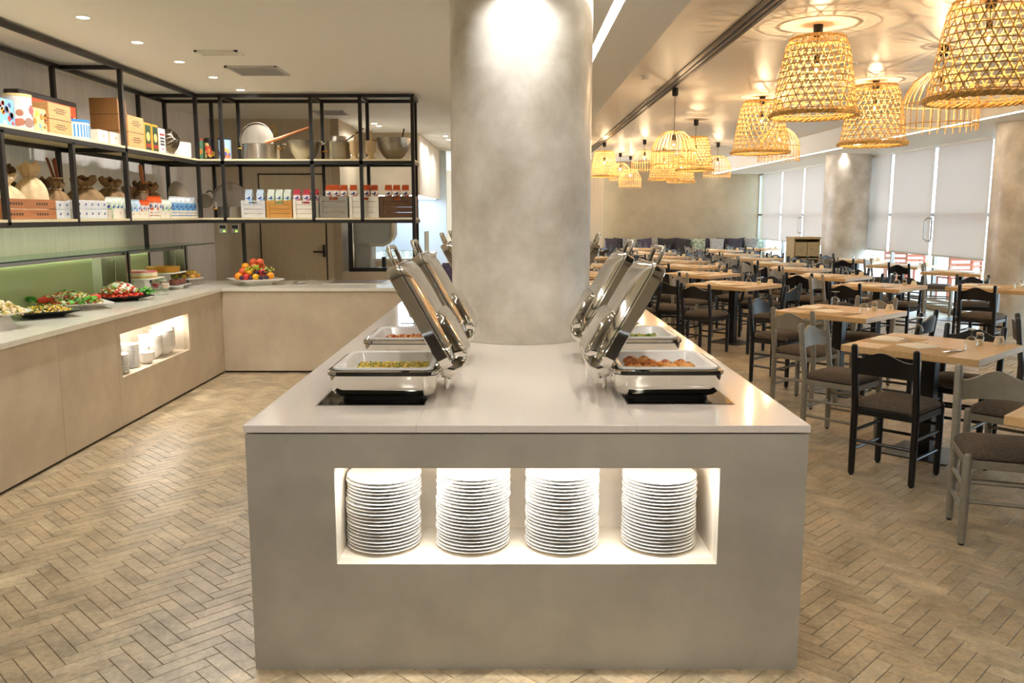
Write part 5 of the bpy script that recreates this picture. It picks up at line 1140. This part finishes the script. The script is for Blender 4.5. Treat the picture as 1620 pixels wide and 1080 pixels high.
# near tables
table(2.83, 5.64, 'numbered three', '3', who='numbered three')
table(3.00, 7.70, 'behind table three with two grey chairs', '5', who='behind table three')
table(2.82, 10.75, 'numbered fifteen', '15', who='numbered fifteen')
table(2.82, 12.70, 'numbered fourteen behind table fifteen', '14', who='numbered fourteen')
table(2.76, 3.60, 'with its corner nearest the big grey chair', None, who='beside the big grey chair')
chair('black', 2.40, 5.15, 43, 'black wooden chair with brown pad at table three, its back to the island')
chair('grey', 2.40, 6.05, -48, 'grey wooden chair at table three standing beside the black one')
chair('black', 3.16, 5.85, -133, 'black chair at table three behind the number card')
chair('grey', 3.02, 4.98, 132, 'grey chair at table three partly behind the big grey chair')
chair('grey', 2.46, 4.12, -109, 'big grey chair turned away from table three at the next table')
chair('grey', 2.54, 7.23, 40, 'grey chair at the table behind table three, its back to the island')
chair('black', 3.26, 7.10, 136, 'black chair between table three and the table behind it')
chair('grey', 3.34, 7.98, -137, 'olive grey chair on the window side of the table behind table three')
chair('black', 2.60, 8.12, -48, 'black chair beside the grey one at the table behind table three')
chair('slate', 4.19, 6.50, -30, 'slate grey chair near the window column opposite table three')
chair('black', 2.29, 9.96, 45, 'black chair at table fifteen with its back to the island')
chair('black', 3.02, 9.78, 136, 'black chair at the aisle corner of table fifteen')
chair('grey', 2.42, 11.28, -47, 'grey chair between table fifteen and table fourteen')
chair('black', 3.30, 11.2, -137, 'black chair at table fifteen behind its number card')
chair('black', 1.98, 10.62, 60, 'black chair beside the island end near table fifteen')
chair('black', 2.35, 12.0, 45, 'black chair at table fourteen behind the island lids'); chair('slate', 3.25, 13.2, -137, 'slate chair on the window side of table fourteen'); chair('grey', 2.4, 13.25, -47, 'grey chair on the far side of table fourteen'); chair('black', 3.2, 12.05, 136, 'black chair at the aisle corner of table fourteen')
# middle row, front corners read from the photo
def row(front, nm, num=None, chairs=('black', 'grey', 'black', 'black'), setting=1, lab='', far=True):
    x, y = front[0] + .02, front[1] + .60
    table(x, y, nm, num, setting=setting, who=nm)
    for k, (ang, c) in enumerate(zip((-137, 133, -47, 43), chairs)):
        if not c: continue
        d = .60 + random.uniform(-.03, .06); a = R(ang); f = ang + 180 + random.uniform(-5, 5)
        chair(c, x + d * math.cos(a), y + d * math.sin(a), f, '%s wooden chair at the table %s' % (c, nm), 'chairs at the table ' + nm, far)
row((4.53, 9.91), 'in the middle row nearest the window column', None, ('black', 'grey', None, 'black'))
row((4.56, 11.60), 'second in the middle row', None, ('black', 'grey', 'black', 'black'))
row((4.59, 13.26), 'third in the middle row', None, ('black', 'grey', 'black', 'black'))
row((4.74, 14.87), 'fourth in the middle row', None, ('black', 'grey', 'grey', 'black'), 0)
row((4.86, 16.56), 'fifth in the middle row', None, ('grey', 'grey', 'black', 'black'), 0)
row((4.90, 18.38), 'sixth in the middle row', None, ('black', 'slate', 'grey', 'black'), 0)
row((5.15, 20.6), 'at the end of the middle row', None, ('grey', 'grey', 'slate', 'black'), 0)
row((3.05, 13.98), 'behind table fourteen', None, ('black', 'slate', 'black', 'grey'), 0)
row((3.12, 15.57), 'two behind table fourteen', None, ('grey', 'black', 'black', 'slate'), 0)
row((3.16, 17.3), 'three behind table fourteen', None, ('black', 'grey', 'grey', 'black'), 0)
row((3.2, 19.2), 'four behind table fourteen', None, ('black', 'grey', 'black', 'slate'), 0)
row((3.3, 21.6), 'before the cushioned wall bench', None, ('slate', 'black', 'black', 'grey'), 0)
row((1.06, 10.15), 'just past the island end', None, ('black', None, 'black', 'black'), 0)
row((1.16, 12.1), 'second past the island end', None, ('black', 'grey', 'black', 'black'), 0)
row((1.35, 14.4), 'third past the island end', None, ('black', 'slate', 'black', 'grey'), 0)
row((1.6, 17.0), 'fourth past the island end', None, ('black', 'grey', 'slate', 'black'), 0)
row((1.65, 20.4), 'fifth past the island end', None, ('black', 'grey', 'slate', 'black'), 0)
row((6.4, 21.6), 'in the far window corner', None, (None, 'black', None, None), 0)
# window side
for (x, y, nm, cs) in ((5.88, 10.28, 'beside the near window column', []), (6.90, 13.05, 'by the windows under the first door pull', []), (6.80, 14.82, 'second along the windows', []), (6.72, 16.6, 'third along the windows', [])):
    table(x, y, nm, None, ROT, 0, who=nm)
chair('black', 6.02, 11.00, -110, 'lone black chair standing before the near window column')
chair('black', 5.45, 9.75, 43, 'black chair on the aisle side of the table beside the near column')
chair('grey', 6.95, 13.78, -30, 'blue-lit grey chair at the windows under the first door pull'); chair('black', 6.6, 14.15, 30, 'black chair next to the blue-lit grey chair'); chair('grey', 6.66, 15.32, -40, 'grey chair second along the windows'); chair('black', 6.22, 15.62, 40, 'black chair second along the windows'); chair('black', 6.55, 17.15, -60, 'black chair third along the windows by the far column'); chair('grey', 6.2, 16.3, 40, 'grey chair third along the windows')

# ------------------------------------------------------------------ sideboard and wall bench
sb = thing('sideboard', 'pale wooden sideboard with drawers beside the far window column', 'sideboard', (5.87, 17.0, 0)); MS = mat_wood('sideboard_oak', (168, 148, 104), (186, 166, 122), .5, 3, 0)
B(-.22, 0, 0, .26, .5, .05).build('plinth', M_DARK, sb); B(-.24, 0, .05, -.22, .5, 1.14).build('side', MS, sb); B(.26, 0, .05, .28, .5, 1.14).build('side', MS, sb); B(-.22, .48, .05, .26, .5, 1.14).build('back', MS, sb); B(-.25, -.01, 1.14, .29, .51, 1.18).build('top', MS, sb); B(-.22, 0, .05, .26, .48, .07).build('bottom', MS, sb); B(-.22, .0, .74, .26, .48, .76).build('shelf', MS, sb)
for x in (-.215, .025):
    d_ = B(x, -.015, .80, x + .23, .0, 1.08).build('drawer', MS, sb); MB().tube([(x + .085, -.02, .95), (x + .09, -.035, .95), (x + .14, -.035, .95), (x + .145, -.02, .95)], .006, 6).build('handle', M_STEEL, d_)
B(-.215, -.012, .08, .02, 0, .73).build('cupboard_door', MS, sb)
wbch = thing('wall_bench', 'long dark upholstered bench along the far wall', 'bench', (5.0, 25.4, 0)); B(-2.3, .1, 0, 2.3, .55, .12).build('plinth', M_DARK, wbch); B(-2.35, 0, .12, 2.35, .55, .46, .03).build('seat', mat('dark_upholstery', (50, 46, 48), .8), wbch)
CC = [((52, 46, 56), (70, 64, 76)), ((40, 36, 38), (60, 54, 56)), ((120, 116, 112), (146, 142, 138)), ((46, 80, 44), (196, 200, 180)), ((58, 48, 62), (80, 70, 88)), ((150, 146, 142), (176, 172, 168)), ((36, 34, 36), (56, 52, 54))]
for k in range(18):
    c1, c2 = CC[k % 7]; mm = mat('cushion_cloth_%d' % (k % 7), c1, .9, c2=c2, nscale=14); rn = random.Random(k)
    mb = MB(); mb.loft([[(x * .25, .02, 0 + .0) for x in (-.9, .9)] + [(x * .25, -.02, 0) for x in (.9, -.9)]] if False else [rrect(.19, .02, .02, 0), rrect(.205, .06, .05, .05), rrect(.195, .09, .07, .2), rrect(.205, .05, .04, .37), rrect(.225, .012, .010, .45)])
    o = mb.build('cushion', mm, None, 50, (2.95 + k * .262, 25.38 + .24 * (k % 2), .475), R(rn.uniform(-8, 8))); o.rotation_euler.x = R(-10); o.rotation_euler.y = R(rn.uniform(-9, 9))
    tag(o, ['dark plum', 'charcoal', 'mid grey', 'green leaf patterned', 'dull purple', 'light grey', 'near black'][k % 7] + ' cushion leaning along the far wall bench', 'cushion', ['dark plum', 'charcoal', 'mid grey', 'green leaf patterned', 'dull purple', 'light grey', 'near black'][k % 7] + ' cushions on the wall bench')

# ------------------------------------------------------------------ basket and cage lamps
def basket_parts():
    H_, rb, rt = .66, .365, .255
    def rad(v): return rb + (rt - rb) * v ** 1.25 if v < .94 else rt * (1 - (v - .94) * 1.6)
    mb = MB()
    def strip(pts, w, th):
        vs = []; n = len(pts)
        for i in range(n):
            p = Vector(pts[i]); d = (Vector(pts[min(i + 1, n - 1)]) - Vector(pts[max(i - 1, 0)])).normalized(); nrm = Vector((p.x, p.y, 0)).normalized(); s = d.cross(nrm).normalized()
            for a, b in ((1, 1), (-1, 1), (-1, -1), (1, -1)): vs.append(p + s * a * w + nrm * b * th)
        fs = []
        for i in range(n - 1):
            for k in range(4): fs.append((i * 4 + k, i * 4 + (k + 1) % 4, i * 4 + 4 + (k + 1) % 4, i * 4 + 4 + k))
        mb.add(vs, fs)
    N = 26
    for dr in (1, -1):
        for k in range(N):
            a0 = 2 * math.pi * k / N + (.03 if dr > 0 else 0); strip([((rad(v) + .002 * dr) * math.cos(a0 + dr * v * 1.05), (rad(v) + .002 * dr) * math.sin(a0 + dr * v * 1.05), v * H_) for v in [i / 9 for i in range(10)]], .0043, .0011)
    for j in range(12):
        v = .05 + .93 * j / 11; strip([(rad(v) * math.cos(2 * math.pi * i / 40), rad(v) * math.sin(2 * math.pi * i / 40), v * H_) for i in range(41)], .0046, .0014)
    weave = mb
    rim = MB(); 
    for q in range(3): rim.tube([((rb + .012 + .012 * math.cos(14 * a + q * 2.1)) * math.cos(a), (rb + .012 + .012 * math.cos(14 * a + q * 2.1)) * math.sin(a), .0 + .014 * math.sin(14 * a + q * 2.1)) for a in [2 * math.pi * i / 90 for i in range(90)]], .011, 5, True)
    top = MB().tube([(rt * .93 * math.cos(a), rt * .93 * math.sin(a), H_) for a in [2 * math.pi * i / 40 for i in range(40)]], .008, 6, True)
    for k in range(4): a = math.pi * k / 4; top.cyl((rt * .93 * math.cos(a), rt * .93 * math.sin(a), H_), (-rt * .93 * math.cos(a), -rt * .93 * math.sin(a), H_), .004, n=5)
    return H_, [('woven_shade', weave, M_BASKET, 'stuff'), ('braided_rim', rim, M_BASKET, None), ('top_ring', top, M_BASKET, None)]
def cage_parts(r=.31, H_=.46):
    mb = MB(); N = 30
    prof = [(1, -.10), (1, 0), (1.0, .25), (.99, .42), (.9, .62), (.72, .82), (.45, .97), (.24, 1.0)]
    for k in range(N):
        a = 2 * math.pi * k / N; mb.tube([(r * p * math.cos(a), r * p * math.sin(a), H_ * q) for p, q in prof], .0048, 5)
    ring = []
    for p, q in ((1.0, 0.02), (1.0, .40), (.24, 1.0)): ring.append(MB().tube([(r * p * math.cos(a), r * p * math.sin(a), H_ * q) for a in [2 * math.pi * i / 40 for i in range(40)]], .0055, 5, True))
    return H_, [('cage_rods', mb, M_CAGE, 'stuff')] + [('hoop', m_, M_CAGE, None) for m_ in ring]
BK_H, BK = basket_parts(); CG_H, CG = cage_parts(); BKM = [(n_, b_.mesh(n_, m_, 0 if k_ else 40), k_) for n_, b_, m_, k_ in BK]; CGM = [(n_, b_.mesh(n_, m_, 50), k_) for n_, b_, m_, k_ in CG]
sock_m = MB().lathe([(.012, .17), (.022, .165), (.024, .10), (.02, .095)], 14).mesh('socket', M_BLK, 40); bulb_m = MB().lathe([(.012, .095), (.016, .085), (.032, .045), (.033, .03), (.026, .01), (.008, .0)], 16).mesh('bulb', M_BULB, 60)
fil_m = MB().ball((0, 0, .045), .0095, 10, 1, 6).mesh('filament', M_FIL, 60)
cap_m = MB().lathe([(.028, -.10), (.038, -.09), (.04, -.01), (.04, 0)], 16).mesh('ceiling_cup', M_BLK, 40)
def lamp(kind, x, y, z, s, label, w=BULB_W):
    H_, parts = (BK_H, BKM) if kind == 'basket' else (CG_H, CGM)
    t = thing('basket_lamp' if kind == 'basket' else 'cage_lamp', label, 'lamp', (x, y, z), random.uniform(0, 3))
    for n_, me, k_ in parts:
        o = put(n_, me, t, None, 0, k_); o.scale = (s, s, s)
    zb = H_ * s - (.30 if kind == 'basket' else .21)
    for n_, me in (('socket', sock_m), ('bulb', bulb_m)): put(n_, me, t, (0, 0, zb))
    if n_: MB().cyl((0, 0, zb + .165), (0, 0, Z_D - z - .09), .004, n=6).build('cord', M_BLK, t)
    put('ceiling_cup', cap_m, t, (0, 0, Z_D - z - .0005))
    put('filament', fil_m, t, (0, 0, zb))
    return t
def lamp_px(kind, x0, x1, yb, label, yc=None, z=2.46):
    """width and bottom read from the photo; a visible ceiling cup at yc gives the distance, else the usual hanging height"""
    xm = (x0 + x1) / 2
    if yc: X, Y = atz(xm, yc, Z_D); z = aty(xm, yb, Y)[1]
    else: X, Y = atz(xm, yb, z)
    w = (x1 - x0) / FPX * Y; s = w / (.79 if kind == 'basket' else .63)
    lamp(kind, X, Y, z, min(max(s, .82), 1.10), label)
for a in (('basket', 1220, 1355, 182, 'large woven basket lamp hanging between the partition track and the windows'), ('basket', 1328, 1432, 228, 'woven basket lamp behind the two largest ones'), ('basket', 1470, 1642, 157, 'largest woven basket lamp near the window soffit'), ('cage', 1430, 1540, 199, 'open bamboo cage lamp partly behind the largest basket lamp'),
          ('basket', 1157, 1248, 241, 'woven basket lamp with a cage lamp overlapping it'), ('cage', 1200, 1263, 251, 'bamboo cage lamp low behind the overlapped basket lamp'), ('cage', 1033, 1104, 262, 'big domed bamboo cage lamp hanging on a long cord', 139), ('basket', 934, 977, 279, 'woven basket lamp beside the concrete column'),
          ('cage', 964, 999, 284, 'small bamboo cage lamp beside the column basket lamp', 242), ('cage', 980, 1015, 294, 'lowest small bamboo cage lamp far down the room', 247), ('cage', 1000, 1040, 268, 'bamboo cage lamp half hidden by the big domed one', 221), ('basket', 1072, 1131, 269, 'woven basket lamp right behind the big domed cage lamp', 189),
          ('cage', 1115, 1157, 278, 'bamboo cage lamp next to the soffit in the far cluster', 225.6), ('basket', 1025, 1075, 284, 'low woven basket lamp under the big domed cage lamp'), ('basket', 1055, 1100, 288, 'furthest woven basket lamp in the far cluster')): lamp_px(*a)
